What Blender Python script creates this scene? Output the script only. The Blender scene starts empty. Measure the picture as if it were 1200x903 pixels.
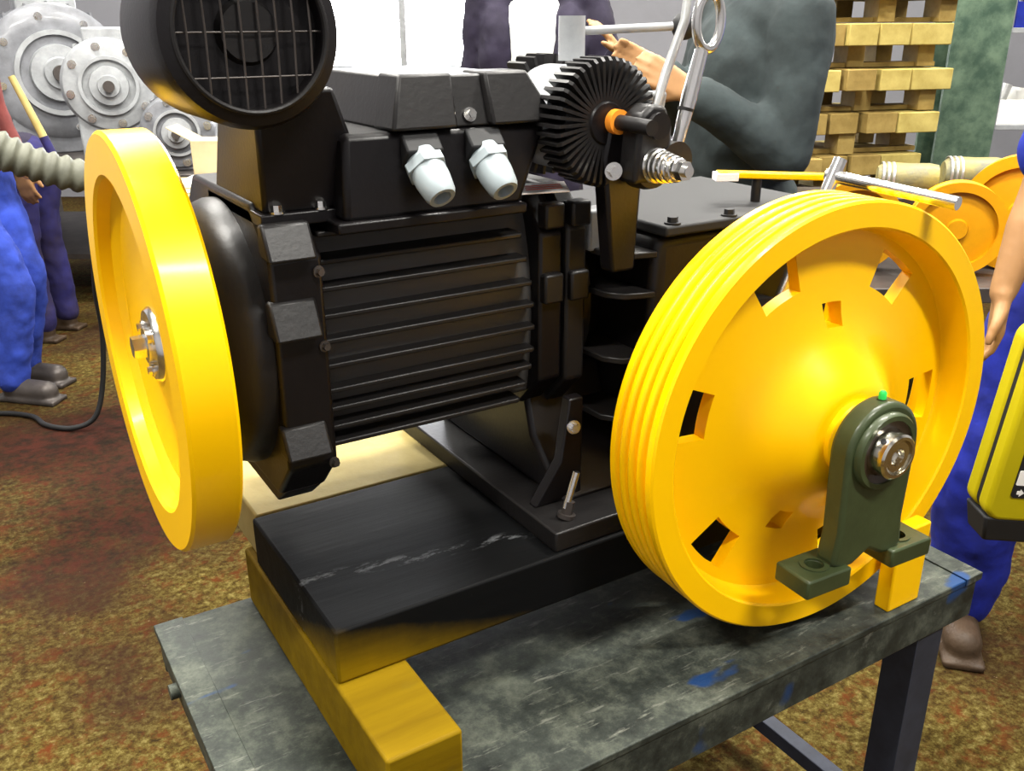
import bpy, bmesh, math, random
from mathutils import Vector, Matrix
random.seed(7)
PI = math.pi
sc = bpy.context.scene
COL = sc.collection
V = Vector

# ------------------------------------------------------------------ camera
AZ, PITCH, ROLL = math.radians(58.35), math.radians(21.5), math.radians(-0.25)
FH = V((math.cos(AZ), math.sin(AZ), 0))            # horizontal forward
RH = V((math.sin(AZ), -math.cos(AZ), 0))           # horizontal right
fw = FH * math.cos(PITCH) - V((0, 0, 1)) * math.sin(PITCH)
up0 = FH * math.sin(PITCH) + V((0, 0, 1)) * math.cos(PITCH)
rt = RH * math.cos(ROLL) + up0 * math.sin(ROLL)
up = -RH * math.sin(ROLL) + up0 * math.cos(ROLL)
cam_data = bpy.data.cameras.new('camera')
cam_data.sensor_width = 36.0
cam_data.lens = 36.0 * 1085.0 / 1200.0
cam_data.clip_end = 100
cam = bpy.data.objects.new('camera', cam_data)
COL.objects.link(cam)
cam.matrix_world = Matrix(((rt.x, up.x, -fw.x, 0), (rt.y, up.y, -fw.y, 0), (rt.z, up.z, -fw.z, 1.6), (0, 0, 0, 1)))
sc.camera = cam

# ------------------------------------------------------------------ world, exposure
world = bpy.data.worlds.new('world')
sc.world = world
world.use_nodes = True
world.node_tree.nodes['Background'].inputs[0].default_value = (0.92, 0.96, 1.0, 1)
world.node_tree.nodes['Background'].inputs[1].default_value = 1.0
sc.view_settings.view_transform = 'Standard'
sc.view_settings.look = 'None'
sc.view_settings.gamma = 1.0
sc.view_settings.use_curve_mapping = False
sc.view_settings.exposure = 1.3
LAMP_POWER = 90.0
LAMP_SPOTS = [(-2.0, -0.6, 0.75), (1.9, -0.6, 1.0), (-1.5, 1.6, 1.25), (1.5, 1.9, 1.1), (-2.4, 4.4, 1.0), (0.6, 4.2, 1.0), (3.4, 4.4, 1.0), (-2.4, 7.0, 0.8), (2.6, 7.0, 0.8)]
WINDOW_GLOW = 16.0


def W(u, v, z=0.0):
    """point of the hall: u metres to the right, v metres ahead, z up"""
    return V((FH.x * v + RH.x * u, FH.y * v + RH.y * u, z))


# ------------------------------------------------------------------ materials
MATS = {}


def mat(name, col, rough=0.5, metal=0.0, var=0.0, scale=8.0, bump=0.0, bscale=60.0, spec=0.35, coat=0.0, col2=None, emit=0.0, trans=0.0):
    m = bpy.data.materials.new(name)
    m.use_nodes = True
    nt = m.node_tree
    b = nt.nodes['Principled BSDF']
    b.inputs['Roughness'].default_value = rough
    b.inputs['Metallic'].default_value = metal
    b.inputs['Specular IOR Level'].default_value = spec
    b.inputs['Coat Weight'].default_value = coat
    b.inputs['Coat Roughness'].default_value = 0.12
    tc = nt.nodes.new('ShaderNodeTexCoord')
    if var or col2:
        n = nt.nodes.new('ShaderNodeTexNoise')
        n.inputs['Scale'].default_value = scale
        n.inputs['Detail'].default_value = 6
        n.inputs['Roughness'].default_value = 0.65
        nt.links.new(tc.outputs['Object'], n.inputs['Vector'])
        r = nt.nodes.new('ShaderNodeValToRGB')
        c2 = col2 if col2 else tuple(min(1, c * (1 + var)) for c in col)
        c1 = col if col2 else tuple(c * (1 - var) for c in col)
        r.color_ramp.elements[0].position = 0.36
        r.color_ramp.elements[1].position = 0.66
        r.color_ramp.elements[0].color = (*c1, 1)
        r.color_ramp.elements[1].color = (*c2, 1)
        nt.links.new(n.outputs['Fac'], r.inputs['Fac'])
        nt.links.new(r.outputs['Color'], b.inputs['Base Color'])
    else:
        b.inputs['Base Color'].default_value = (*col, 1)
    if bump:
        n2 = nt.nodes.new('ShaderNodeTexNoise')
        n2.inputs['Scale'].default_value = bscale
        n2.inputs['Detail'].default_value = 4
        nt.links.new(tc.outputs['Object'], n2.inputs['Vector'])
        bp = nt.nodes.new('ShaderNodeBump')
        bp.inputs['Strength'].default_value = bump
        bp.inputs['Distance'].default_value = 0.01
        nt.links.new(n2.outputs['Fac'], bp.inputs['Height'])
        nt.links.new(bp.outputs['Normal'], b.inputs['Normal'])
    if emit:
        b.inputs['Emission Color'].default_value = (*col, 1)
        b.inputs['Emission Strength'].default_value = emit
    MATS[name] = m
    return m


YEL = mat('yellow_enamel', (1.0, 0.56, 0.0), 0.34, coat=0.12, spec=0.25, bump=0.03, bscale=25)
BLK = mat('black_machine_paint', (0.0045, 0.0035, 0.004), 0.38, coat=0.05, bump=0.04, bscale=180, spec=0.32)
BLKLIT = mat('black_paint_lit', (0.052, 0.050, 0.048), 0.45, bump=0.03, bscale=180)  # same black paint, lightened to stand for light on the motor panels
BLKSAT = mat('black_satin_castings', (0.010, 0.009, 0.009), 0.42, bump=0.04, bscale=120)
STEEL = mat('bright_steel', (0.78, 0.77, 0.74), 0.22, metal=1.0, bump=0.03)
ALU = mat('dull_aluminium', (0.62, 0.63, 0.62), 0.42, metal=0.85, var=0.12, scale=20)
CHROME = mat('chromed_ring', (0.72, 0.68, 0.58), 0.16, metal=1.0)
GRNP = mat('green_grey_bearing_paint', (0.038, 0.052, 0.020), 0.40, coat=0.15, var=0.18, scale=12, bump=0.05)
GRNC = mat('bright_green_plastic', (0.03, 0.62, 0.10), 0.4)
GLAND = mat('pale_grey_plastic', (0.33, 0.38, 0.40), 0.42)
ORY = mat('orange_yellow_primer', (0.62, 0.27, 0.0), 0.45, var=0.08)
DARK = mat('dark_rubber', (0.012, 0.012, 0.013), 0.6)
SEAL = mat('oily_dark_seal', (0.05, 0.035, 0.025), 0.3, metal=0.3)
ORANGE = mat('orange_bush', (1.0, 0.33, 0.03), 0.4)
PAPER = mat('white_paper_tag', (0.85, 0.80, 0.78), 0.7)
REDINK = mat('red_print', (0.8, 0.16, 0.10), 0.7)
PALEWOOD = mat('pale_timber', (0.36, 0.28, 0.09), 0.7, bump=0.15, bscale=30, col2=(0.46, 0.37, 0.14), scale=5)
PALLETW = mat('pallet_timber', (0.32, 0.24, 0.055), 0.75, bump=0.15, bscale=25, col2=(0.50, 0.40, 0.12), scale=6)
PALLETD = mat('weathered_pallet_timber', (0.20, 0.13, 0.03), 0.8, bump=0.2, bscale=25, col2=(0.34, 0.24, 0.07), scale=6)
KRAFT = mat('kraft_carton', (0.42, 0.33, 0.19), 0.8, var=0.1)
WHITEC = mat('white_carton', (0.88, 0.87, 0.83), 0.7)
POSTG = mat('flaking_green_column_paint', (0.030, 0.060, 0.040), 0.55, col2=(0.10, 0.15, 0.10), scale=9, bump=0.2, bscale=20)
GREYM = mat('grey_machine_paint', (0.17, 0.175, 0.19), 0.38, var=0.25, scale=7, coat=0.2)
GREYM2 = mat('light_grey_castings', (0.30, 0.31, 0.32), 0.42, var=0.2, scale=9)
DKMET = mat('dark_oily_metal', (0.07, 0.06, 0.055), 0.45, metal=0.4, var=0.3)
BENCHG = mat('old_blue_black_bench_paint', (0.028, 0.033, 0.050), 0.6, var=0.3)
HOSEM = mat('grey_ribbed_hose', (0.11, 0.112, 0.085), 0.6, var=0.2, scale=14)
CABLE = mat('black_cable', (0.012, 0.012, 0.012), 0.5)
PENDY = mat('yellow_pendant_plastic', (0.46, 0.38, 0.003), 0.42, bump=0.05)
WRAP = mat('grey_wrapped_steel', (0.14, 0.14, 0.10), 0.5, col2=(0.36, 0.29, 0.07), scale=6, bump=0.2)
SKIN = mat('skin', (0.34, 0.18, 0.075), 0.5, var=0.06, scale=12)
HAIR = mat('dark_hair', (0.04, 0.028, 0.02), 0.6, bump=0.3, bscale=120)
JACKET = mat('grey_green_jacket_cloth', (0.025, 0.034, 0.035), 0.9, var=0.3, scale=5, bump=1.0, bscale=6)
NAVY = mat('dark_navy_cloth', (0.016, 0.012, 0.028), 0.85, var=0.2, bump=0.3, bscale=16)
WHITET = mat('white_shirt_cloth', (0.80, 0.83, 0.78), 0.8, bump=0.2, bscale=14)
BLUET = mat('royal_blue_cotton', (0.006, 0.018, 0.26), 0.8, var=0.2, bump=0.25, bscale=14)
BLUEW = mat('blue_work_trousers', (0.005, 0.012, 0.20), 0.85, var=0.35, scale=8, bump=0.4, bscale=14)
BLUEJ = mat('faded_blue_work_trousers', (0.02, 0.045, 0.30), 0.85, var=0.4, scale=7, bump=0.4, bscale=14)
PURP = mat('dark_purple_trousers', (0.018, 0.012, 0.040), 0.85, col2=(0.014, 0.014, 0.12), scale=3, bump=0.4, bscale=14)
REDS = mat('dusty_red_shirt', (0.17, 0.04, 0.036), 0.85, var=0.2, bump=0.3, bscale=14)
BOOT = mat('brown_work_boot', (0.05, 0.03, 0.016), 0.6, var=0.3, bump=0.2)
WALLM = mat('hall_wall_paint', (0.22, 0.22, 0.24), 0.85, var=0.06, scale=1.5)
CEILM = mat('hall_ceiling', (0.22, 0.22, 0.22), 0.9, var=0.05)
WINM = mat('daylight_window', (0.95, 0.96, 1.0), 0.4, emit=WINDOW_GLOW)
TUBEM = mat('fluorescent_tube', (1.0, 0.97, 0.90), 0.4, emit=9.0)
LAMPB = mat('lamp_housing', (0.7, 0.7, 0.7), 0.5)


def nodes(m):
    nt = m.node_tree
    return nt, nt.nodes['Principled BSDF'], nt.nodes.new('ShaderNodeTexCoord')


def add_noise(nt, tc, scale, detail=6, rough=0.6, stretch=None, coord='Object'):
    n = nt.nodes.new('ShaderNodeTexNoise')
    n.inputs['Scale'].default_value = scale
    n.inputs['Detail'].default_value = detail
    n.inputs['Roughness'].default_value = rough
    src = tc.outputs[coord]
    if stretch:
        mp = nt.nodes.new('ShaderNodeMapping')
        mp.inputs['Scale'].default_value = stretch
        mp.inputs['Location'].default_value = (stretch[1] * 0.37, stretch[0] * 0.21, 0.5)
        nt.links.new(src, mp.inputs['Vector'])
        src = mp.outputs['Vector']
    nt.links.new(src, n.inputs['Vector'])
    return n


def ramp(nt, src, stops):
    r = nt.nodes.new('ShaderNodeValToRGB')
    els = r.color_ramp.elements
    while len(els) < len(stops):
        els.new(0.5)
    for e, (p, c) in zip(els, stops):
        e.position = p
        e.color = (*c, 1) if len(c) == 3 else c
    nt.links.new(src, r.inputs['Fac'])
    return r


def mix(nt, fac, a, b):
    m = nt.nodes.new('ShaderNodeMix')
    m.data_type = 'RGBA'
    if hasattr(fac, 'node'):
        nt.links.new(fac, m.inputs[0])
    else:
        m.inputs[0].default_value = fac
    for s, i in ((a, 6), (b, 7)):
        if hasattr(s, 'node'):
            nt.links.new(s, m.inputs[i])
        else:
            m.inputs[i].default_value = (*s, 1)
    return m.outputs[2]


def bumpit(nt, b, src, strength, dist=0.01):
    bp = nt.nodes.new('ShaderNodeBump')
    bp.inputs['Strength'].default_value = strength
    bp.inputs['Distance'].default_value = dist
    nt.links.new(src, bp.inputs['Height'])
    nt.links.new(bp.outputs['Normal'], b.inputs['Normal'])


def floor_material():
    m = bpy.data.materials.new('stained_concrete_floor')
    m.use_nodes = True
    nt, b, tc = nodes(m)
    fine = add_noise(nt, tc, 42, 8, 0.8)
    speck = add_noise(nt, tc, 70, 4, 0.7)
    big = add_noise(nt, tc, 1.3, 5, 0.6)
    mid = add_noise(nt, tc, 16, 7, 0.75)
    base = ramp(nt, fine.outputs['Fac'], [(0.34, (0.010, 0.006, 0.002)), (0.46, (0.042, 0.026, 0.005)), (0.54, (0.078, 0.058, 0.013)), (0.66, (0.155, 0.125, 0.042))])
    red = ramp(nt, mid.outputs['Fac'], [(0.50, (0, 0, 0)), (0.66, (1, 1, 1))])
    c1 = mix(nt, red.outputs['Color'], base.outputs['Color'], (0.070, 0.018, 0.004))
    dirt = ramp(nt, big.outputs['Fac'], [(0.44, (0, 0, 0)), (0.62, (0.85, 0.85, 0.85))])
    c2 = mix(nt, dirt.outputs['Color'], c1, (0.018, 0.007, 0.0045))
    sp = ramp(nt, speck.outputs['Fac'], [(0.66, (0, 0, 0)), (0.74, (1, 1, 1))])
    c3 = mix(nt, sp.outputs['Color'], c2, (0.17, 0.12, 0.07))
    # light falloff left of the bench, painted in as a dark red-brown patch
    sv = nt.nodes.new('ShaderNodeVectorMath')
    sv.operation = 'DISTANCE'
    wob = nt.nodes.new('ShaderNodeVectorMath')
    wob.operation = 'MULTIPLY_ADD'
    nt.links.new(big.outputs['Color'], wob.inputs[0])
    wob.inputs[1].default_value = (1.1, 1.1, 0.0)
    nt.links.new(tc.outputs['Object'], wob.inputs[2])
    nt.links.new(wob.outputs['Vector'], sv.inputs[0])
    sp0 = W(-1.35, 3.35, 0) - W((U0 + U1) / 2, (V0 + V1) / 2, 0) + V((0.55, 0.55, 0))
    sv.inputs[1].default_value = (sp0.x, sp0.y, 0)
    falloff = ramp(nt, sv.outputs['Value'], [(0.55, (0.85, 0.85, 0.85)), (1.0, (0, 0, 0))])
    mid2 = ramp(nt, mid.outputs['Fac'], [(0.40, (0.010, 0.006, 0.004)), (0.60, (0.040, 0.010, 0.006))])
    c3 = mix(nt, falloff.outputs['Color'], c3, mid2.outputs['Color'])
    nt.links.new(c3, b.inputs['Base Color'])
    b.inputs['Roughness'].default_value = 0.8
    b.inputs['Specular IOR Level'].default_value = 0.06
    bumpit(nt, b, fine.outputs['Fac'], 0.25, 0.006)
    return m


def bench_material():
    m = bpy.data.materials.new('scratched_steel_bench')
    m.use_nodes = True
    nt, b, tc = nodes(m)
    a = add_noise(nt, tc, 16, 8, 0.75)
    scr = add_noise(nt, tc, 14, 6, 0.7, stretch=(1.0, 5.0, 1.0))
    blue = add_noise(nt, tc, 6.5, 3, 0.5, stretch=(1.0, 2.4, 1.0))
    base = ramp(nt, a.outputs['Fac'], [(0.30, (0.010, 0.012, 0.011)), (0.48, (0.035, 0.041, 0.034)), (0.66, (0.10, 0.11, 0.085))])
    s = ramp(nt, scr.outputs['Fac'], [(0.58, (0, 0, 0)), (0.74, (1, 1, 1))])
    c1 = mix(nt, s.outputs['Color'], base.outputs['Color'], (0.20, 0.205, 0.17))
    bl = ramp(nt, blue.outputs['Fac'], [(0.66, (0, 0, 0)), (0.71, (1, 1, 1))])
    c2 = mix(nt, bl.outputs['Color'], c1, (0.012, 0.045, 0.14))
    nt.links.new(c2, b.inputs['Base Color'])
    b.inputs['Metallic'].default_value = 0.1
    b.inputs['Specular IOR Level'].default_value = 0.22
    rr = ramp(nt, a.outputs['Fac'], [(0.3, (0.45, 0.45, 0.45)), (0.7, (0.65, 0.65, 0.65))])
    nt.links.new(rr.outputs['Color'], b.inputs['Roughness'])
    bumpit(nt, b, scr.outputs['Fac'], 0.2, 0.004)
    return m


def overspray_material(name, axis_from, length, black_end=True):
    """yellow timber partly covered by black overspray that thins out along one direction"""
    m = bpy.data.materials.new(name)
    m.use_nodes = True
    nt, b, tc = nodes(m)
    grain = add_noise(nt, tc, 10, 6, 0.6, stretch=(0.3, 3, 3))
    yel = ramp(nt, grain.outputs['Fac'], [(0.3, (0.15, 0.088, 0.0012)), (0.7, (0.225, 0.14, 0.002))])
    blotch = add_noise(nt, tc, 7, 6, 0.7)
    if black_end:
        d = nt.nodes.new('ShaderNodeVectorMath')
        d.operation = 'DOT_PRODUCT'
        nt.links.new(tc.outputs['Object'], d.inputs[0])
        d.inputs[1].default_value = axis_from
        ad = nt.nodes.new('ShaderNodeMath')
        ad.operation = 'MULTIPLY_ADD'
        nt.links.new(blotch.outputs['Fac'], ad.inputs[0])
        ad.inputs[1].default_value = 0.10
        nt.links.new(d.outputs['Value'], ad.inputs[2])
        r = ramp(nt, ad.outputs['Value'], [(length[0], (0, 0, 0)), (length[1], (1, 1, 1))])
        scuff = add_noise(nt, tc, 26, 6, 0.75, stretch=(1.0, 2.0, 1.0))
        dk = ramp(nt, scuff.outputs['Fac'], [(0.66, (0.0035, 0.0037, 0.004)), (0.82, (0.025, 0.026, 0.026))])
        c = mix(nt, r.outputs['Color'], yel.outputs['Color'], dk.outputs['Color'])
        # pale chalky scuffs in a streak along the top
        d2 = nt.nodes.new('ShaderNodeVectorMath')
        d2.operation = 'DOT_PRODUCT'
        nt.links.new(tc.outputs['Object'], d2.inputs[0])
        d2.inputs[1].default_value = (0.17, 1.0, 0.0)
        st = ramp(nt, d2.outputs['Value'], [(0.118, (0, 0, 0)), (0.130, (1, 1, 1)), (0.140, (1, 1, 1)), (0.150, (0, 0, 0))])
        ch = add_noise(nt, tc, 60, 5, 0.7, stretch=(0.35, 1.0, 1.0))
        cm = ramp(nt, ch.outputs['Fac'], [(0.52, (0, 0, 0)), (0.62, (0.9, 0.9, 0.9))])
        mm = nt.nodes.new('ShaderNodeMath')
        mm.operation = 'MULTIPLY'
        nt.links.new(st.outputs['Color'], mm.inputs[0])
        nt.links.new(cm.outputs['Color'], mm.inputs[1])
        c = mix(nt, mm.outputs['Value'], c, (0.11, 0.115, 0.12))
    else:
        r = ramp(nt, blotch.outputs['Fac'], [(0.60, (0, 0, 0)), (0.85, (0.6, 0.6, 0.6))])
        c = mix(nt, r.outputs['Color'], yel.outputs['Color'], (0.12, 0.10, 0.02))
    nt.links.new(c, b.inputs['Base Color'])
    b.inputs['Roughness'].default_value = 0.62
    b.inputs['Specular IOR Level'].default_value = 0.10
    bumpit(nt, b, grain.outputs['Fac'], 0.3, 0.004)
    return m


U0, U1, V0, V1, ZC = -4.6, 5.2, -2.6, 9.2, 5.0
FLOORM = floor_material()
BENCHM = bench_material()
BEAMM = overspray_material('yellow_timber_under_black_overspray', (0.6, 0.9, 2.2), (0.10, 0.24))
TIMBY = overspray_material('yellow_painted_timber', (1, 0, 0), (0, 1), False)

# ------------------------------------------------------------------ mesh kit
ORIG = {}


class MB:
    def __init__(s):
        s.v = []
        s.f = []

    def add(s, vs, fs):
        o = len(s.v)
        s.v += [V(p) for p in vs]
        s.f += [tuple(i + o for i in f) for f in fs]
        return s

    def box(s, x0, x1, y0, y1, z0, z1):
        vs = [(x, y, z) for z in (z0, z1) for y in (y0, y1) for x in (x0, x1)]
        return s.add(vs, [(0, 2, 3, 1), (4, 5, 7, 6), (0, 1, 5, 4), (2, 6, 7, 3), (0, 4, 6, 2), (1, 3, 7, 5)])

    def obox(s, c, ex, ey, ez):
        c = V(c); ex = V(ex); ey = V(ey); ez = V(ez)
        vs = [c + ex * a + ey * b + ez * d for d in (-1, 1) for b in (-1, 1) for a in (-1, 1)]
        return s.add(vs, [(0, 2, 3, 1), (4, 5, 7, 6), (0, 1, 5, 4), (2, 6, 7, 3), (0, 4, 6, 2), (1, 3, 7, 5)])

    def frustum(s, b0, b1, z0, z1):
        """b = (x0, x1, y0, y1) at z0 and at z1"""
        vs = [(x, y, z) for b, z in ((b0, z0), (b1, z1)) for y in b[2:] for x in b[:2]]
        return s.add(vs, [(0, 2, 3, 1), (4, 5, 7, 6), (0, 1, 5, 4), (2, 6, 7, 3), (0, 4, 6, 2), (1, 3, 7, 5)])

    def basis(s, d):
        d = V(d).normalized()
        a = V((0, 0, 1)) if abs(d.z) < 0.9 else V((1, 0, 0))
        e1 = a.cross(d).normalized()
        return e1, d.cross(e1), d

    def lathe(s, prof, o, d, seg=48, closed=False, phase=0.0):
        """prof: list of (radius, distance along d)"""
        o = V(o)
        e1, e2, d = s.basis(d)
        vs = []
        fs = []
        n = len(prof)
        for k in range(seg):
            t = 2 * PI * k / seg + phase
            q = e1 * math.cos(t) + e2 * math.sin(t)
            vs += [o + q * r + d * h for r, h in prof]
        for k in range(seg):
            k2 = (k + 1) % seg
            for i in range(n if closed else n - 1):
                j = (i + 1) % n
                fs.append((k * n + i, k2 * n + i, k2 * n + j, k * n + j))
        if not closed:
            for i, fl in ((0, 1), (n - 1, 0)):
                if prof[i][0] > 1e-5:
                    fs.append(tuple(k * n + i for k in (range(seg) if fl else reversed(range(seg)))))
        return s.add(vs, fs)

    def cyl(s, p0, p1, r0, r1=None, seg=20, phase=0.0):
        p0 = V(p0); p1 = V(p1)
        return s.lathe([(r0, 0), (r0 if r1 is None else r1, (p1 - p0).length)], p0, p1 - p0, seg, phase=phase)

    def ball(s, c, r, seg=16, rings=10, sc=(1, 1, 1), rot=None):
        vs = []
        fs = []
        c = V(c)
        for i in range(rings + 1):
            a = PI * i / rings
            for k in range(seg):
                t = 2 * PI * k / seg
                p = V((r * sc[0] * math.sin(a) * math.cos(t), r * sc[1] * math.sin(a) * math.sin(t), r * sc[2] * math.cos(a)))
                if rot:
                    p = rot @ p
                vs.append(c + p)
        for i in range(rings):
            for k in range(seg):
                k2 = (k + 1) % seg
                fs.append((i * seg + k, (i + 1) * seg + k, (i + 1) * seg + k2, i * seg + k2))
        return s.add(vs, fs)

    def capsule(s, p0, p1, r0, r1, seg=14):
        s.ball(p0, r0, seg, 8)
        s.ball(p1, r1, seg, 8)
        return s.cyl(p0, p1, r0, r1, seg)

    def tube(s, pts, r, seg=10, closed=False):
        pts = [V(p) for p in pts]
        n = len(pts)
        rs = r if isinstance(r, (list, tuple)) else [r] * n
        vs = []
        prev = None
        for i, p in enumerate(pts):
            if closed:
                d = pts[(i + 1) % n] - pts[i - 1]
            else:
                d = pts[min(i + 1, n - 1)] - pts[max(i - 1, 0)]
            d.normalize()
            if prev is None:
                e1 = s.basis(d)[0]
            else:
                e1 = (prev - d * prev.dot(d)).normalized()
            prev = e1
            e2 = d.cross(e1)
            vs += [p + (e1 * math.cos(2 * PI * k / seg) + e2 * math.sin(2 * PI * k / seg)) * rs[i] for k in range(seg)]
        fs = []
        for i in range(n if closed else n - 1):
            j = (i + 1) % n
            for k in range(seg):
                k2 = (k + 1) % seg
                fs.append((i * seg + k, i * seg + k2, j * seg + k2, j * seg + k))
        if not closed:
            fs.append(tuple(reversed(range(seg))))
            fs.append(tuple((n - 1) * seg + k for k in range(seg)))
        return s.add(vs, fs)

    def prism(s, poly, fn, a, b):
        """poly of 2-D points; fn(p, q, h) gives the 3-D point; extruded from h = a to b"""
        n = len(poly)
        vs = [fn(p, q, a) for p, q in poly] + [fn(p, q, b) for p, q in poly]
        fs = [tuple(reversed(range(n))), tuple(range(n, 2 * n))]
        fs += [(i, (i + 1) % n, n + (i + 1) % n, n + i) for i in range(n)]
        return s.add(vs, fs)

    def holed(s, hw, hd, r, fn, a, b, seg=24):
        """rectangular plate 2hw x 2hd with a round hole in the middle"""
        out = []
        for k in range(seg):
            t = 2 * PI * k / seg
            c, q = math.cos(t), math.sin(t)
            m = min(hw / abs(c) if abs(c) > 1e-6 else 9e9, hd / abs(q) if abs(q) > 1e-6 else 9e9)
            out.append((c * m, q * m))
        # snap nearest ray to each corner
        for cx, cy in ((hw, hd), (-hw, hd), (-hw, -hd), (hw, -hd)):
            k = min(range(seg), key=lambda i: (out[i][0] - cx) ** 2 + (out[i][1] - cy) ** 2)
            out[k] = (cx, cy)
        inn = [(r * math.cos(2 * PI * k / seg), r * math.sin(2 * PI * k / seg)) for k in range(seg)]
        vs = [fn(p, q, h) for h in (a, b) for ring in (out, inn) for p, q in ring]
        fs = []
        for k in range(seg):
            j = (k + 1) % seg
            O0, I0, O1, I1 = 0, seg, 2 * seg, 3 * seg
            fs += [(O0 + k, I0 + k, I0 + j, O0 + j), (O1 + k, O1 + j, I1 + j, I1 + k), (O0 + k, O0 + j, O1 + j, O1 + k), (I0 + k, I1 + k, I1 + j, I0 + j)]
        return s.add(vs, fs)

    def xf(s, m):
        s.v = [m @ p for p in s.v]
        return s

    def build(s, name, material, parent=None, bevel=0.0, smooth=40, origin=None, seg=2, recalc=True):
        me = bpy.data.meshes.new(name)
        po = ORIG.get(parent.name, V((0, 0, 0))) if parent else V((0, 0, 0))
        if origin is None:
            if parent is None:
                xs = [p.x for p in s.v]; ys = [p.y for p in s.v]; zs = [p.z for p in s.v]
                origin = V(((min(xs) + max(xs)) / 2, (min(ys) + max(ys)) / 2, min(zs)))
            else:
                origin = po
        origin = V(origin)
        me.from_pydata([p - origin for p in s.v], [], s.f)
        if recalc:
            bm = bmesh.new()
            bm.from_mesh(me)
            bmesh.ops.remove_doubles(bm, verts=bm.verts, dist=1e-6)
            bmesh.ops.recalc_face_normals(bm, faces=bm.faces)
            bm.to_mesh(me)
            bm.free()
        me.materials.append(material)
        if smooth:
            for p in me.polygons:
                p.use_smooth = True
            me.set_sharp_from_angle(angle=math.radians(smooth))
        o = bpy.data.objects.new(name, me)
        COL.objects.link(o)
        if parent:
            o.parent = parent
            o.location = origin - po
        else:
            o.location = origin
        ORIG[o.name] = origin
        if bevel:
            b = o.modifiers.new('bevel', 'BEVEL')
            b.width = bevel
            b.segments = seg
            b.limit_method = 'ANGLE'
            b.angle_limit = math.radians(40)
            b.harden_normals = False
        return o


def tag(o, label, cat, group=None, kind=None):
    o['label'] = label
    if cat:
        o['category'] = cat
    if group:
        o['group'] = group
    if kind:
        o['kind'] = kind
    return o


def empty(name, loc, label, cat, group=None):
    o = bpy.data.objects.new(name, None)
    COL.objects.link(o)
    o.location = loc
    o.empty_display_size = 0.05
    ORIG[o.name] = V(loc)
    return tag(o, label, cat, group)


def struct(o):
    o['kind'] = 'structure'
    return o


def copy_tree(o, loc=None, rotz=None, parent=None, label=None):
    c = o.copy()
    COL.objects.link(c)
    c.parent = parent
    if loc is not None:
        c.location = loc
    if rotz is not None:
        c.rotation_euler = (0, 0, rotz)
    if label:
        c['label'] = label
    for ch in o.children:
        copy_tree(ch, parent=c)
    return c


def bolt(name, p, d, r, h, parent, material=None, washer=True):
    m = MB()
    d = V(d).normalized()
    p = V(p)
    if washer:
        m.cyl(p, p + d * h * 0.25, r * 1.5, seg=20)
    m.cyl(p + d * h * 0.2, p + d * h, r, r * 0.96, seg=6)
    return m.build(name, material or STEEL, parent)


# ------------------------------------------------------------------ the hall
def hall_box(u0, u1, v0, v1, z0, z1):
    m = MB()
    c = W((u0 + u1) / 2, (v0 + v1) / 2, (z0 + z1) / 2)
    return m.obox(c, RH * (u1 - u0) / 2, FH * (v1 - v0) / 2, V((0, 0, (z1 - z0) / 2)))


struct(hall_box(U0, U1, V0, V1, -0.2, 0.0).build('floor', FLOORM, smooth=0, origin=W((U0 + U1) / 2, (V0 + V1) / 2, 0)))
struct(hall_box(U0, U1, V0, V1, ZC, ZC + 0.1).build('ceiling', CEILM, smooth=0))
struct(hall_box(U0 - 0.1, U0, V0, V1, 0, ZC).build('wall_left', WALLM, smooth=0))
struct(hall_box(U1, U1 + 0.1, V0, V1, 0, ZC).build('wall_right', WALLM, smooth=0))
struct(hall_box(U0, U1, V0 - 0.1, V0, 0, ZC).build('wall_front', WALLM, smooth=0))
# back wall with an opening for the bright window
wb = hall_box(U0, -1.75, V1, V1 + 0.12, 0, ZC)
for a in ((-0.25, U1, 0, ZC), (-1.75, -0.25, 0, 1.15), (-1.75, -0.25, 2.9, ZC)):
    h = hall_box(a[0], a[1], V1, V1 + 0.12, a[2], a[3])
    wb.add(h.v, h.f)
struct(wb.build('wall_back', WALLM, smooth=0))
win = struct(hall_box(-1.75, -0.25, V1 + 0.05, V1 + 0.07, 1.15, 2.9).build('window_1', WINM, smooth=0))
fr = MB()
for a in ((-1.75, -1.69), (-1.03, -0.97), (-0.31, -0.25)):
    h = hall_box(a[0], a[1], V1 + 0.0, V1 + 0.05, 1.15, 2.9); fr.add(h.v, h.f)
for a in ((1.15, 1.21), (2.0, 2.05), (2.84, 2.9)):
    h = hall_box(-1.75, -0.25, V1 + 0.0, V1 + 0.05, a[0], a[1]); fr.add(h.v, h.f)
fr.build('window_frame', GREYM2, win, smooth=0)

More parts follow.
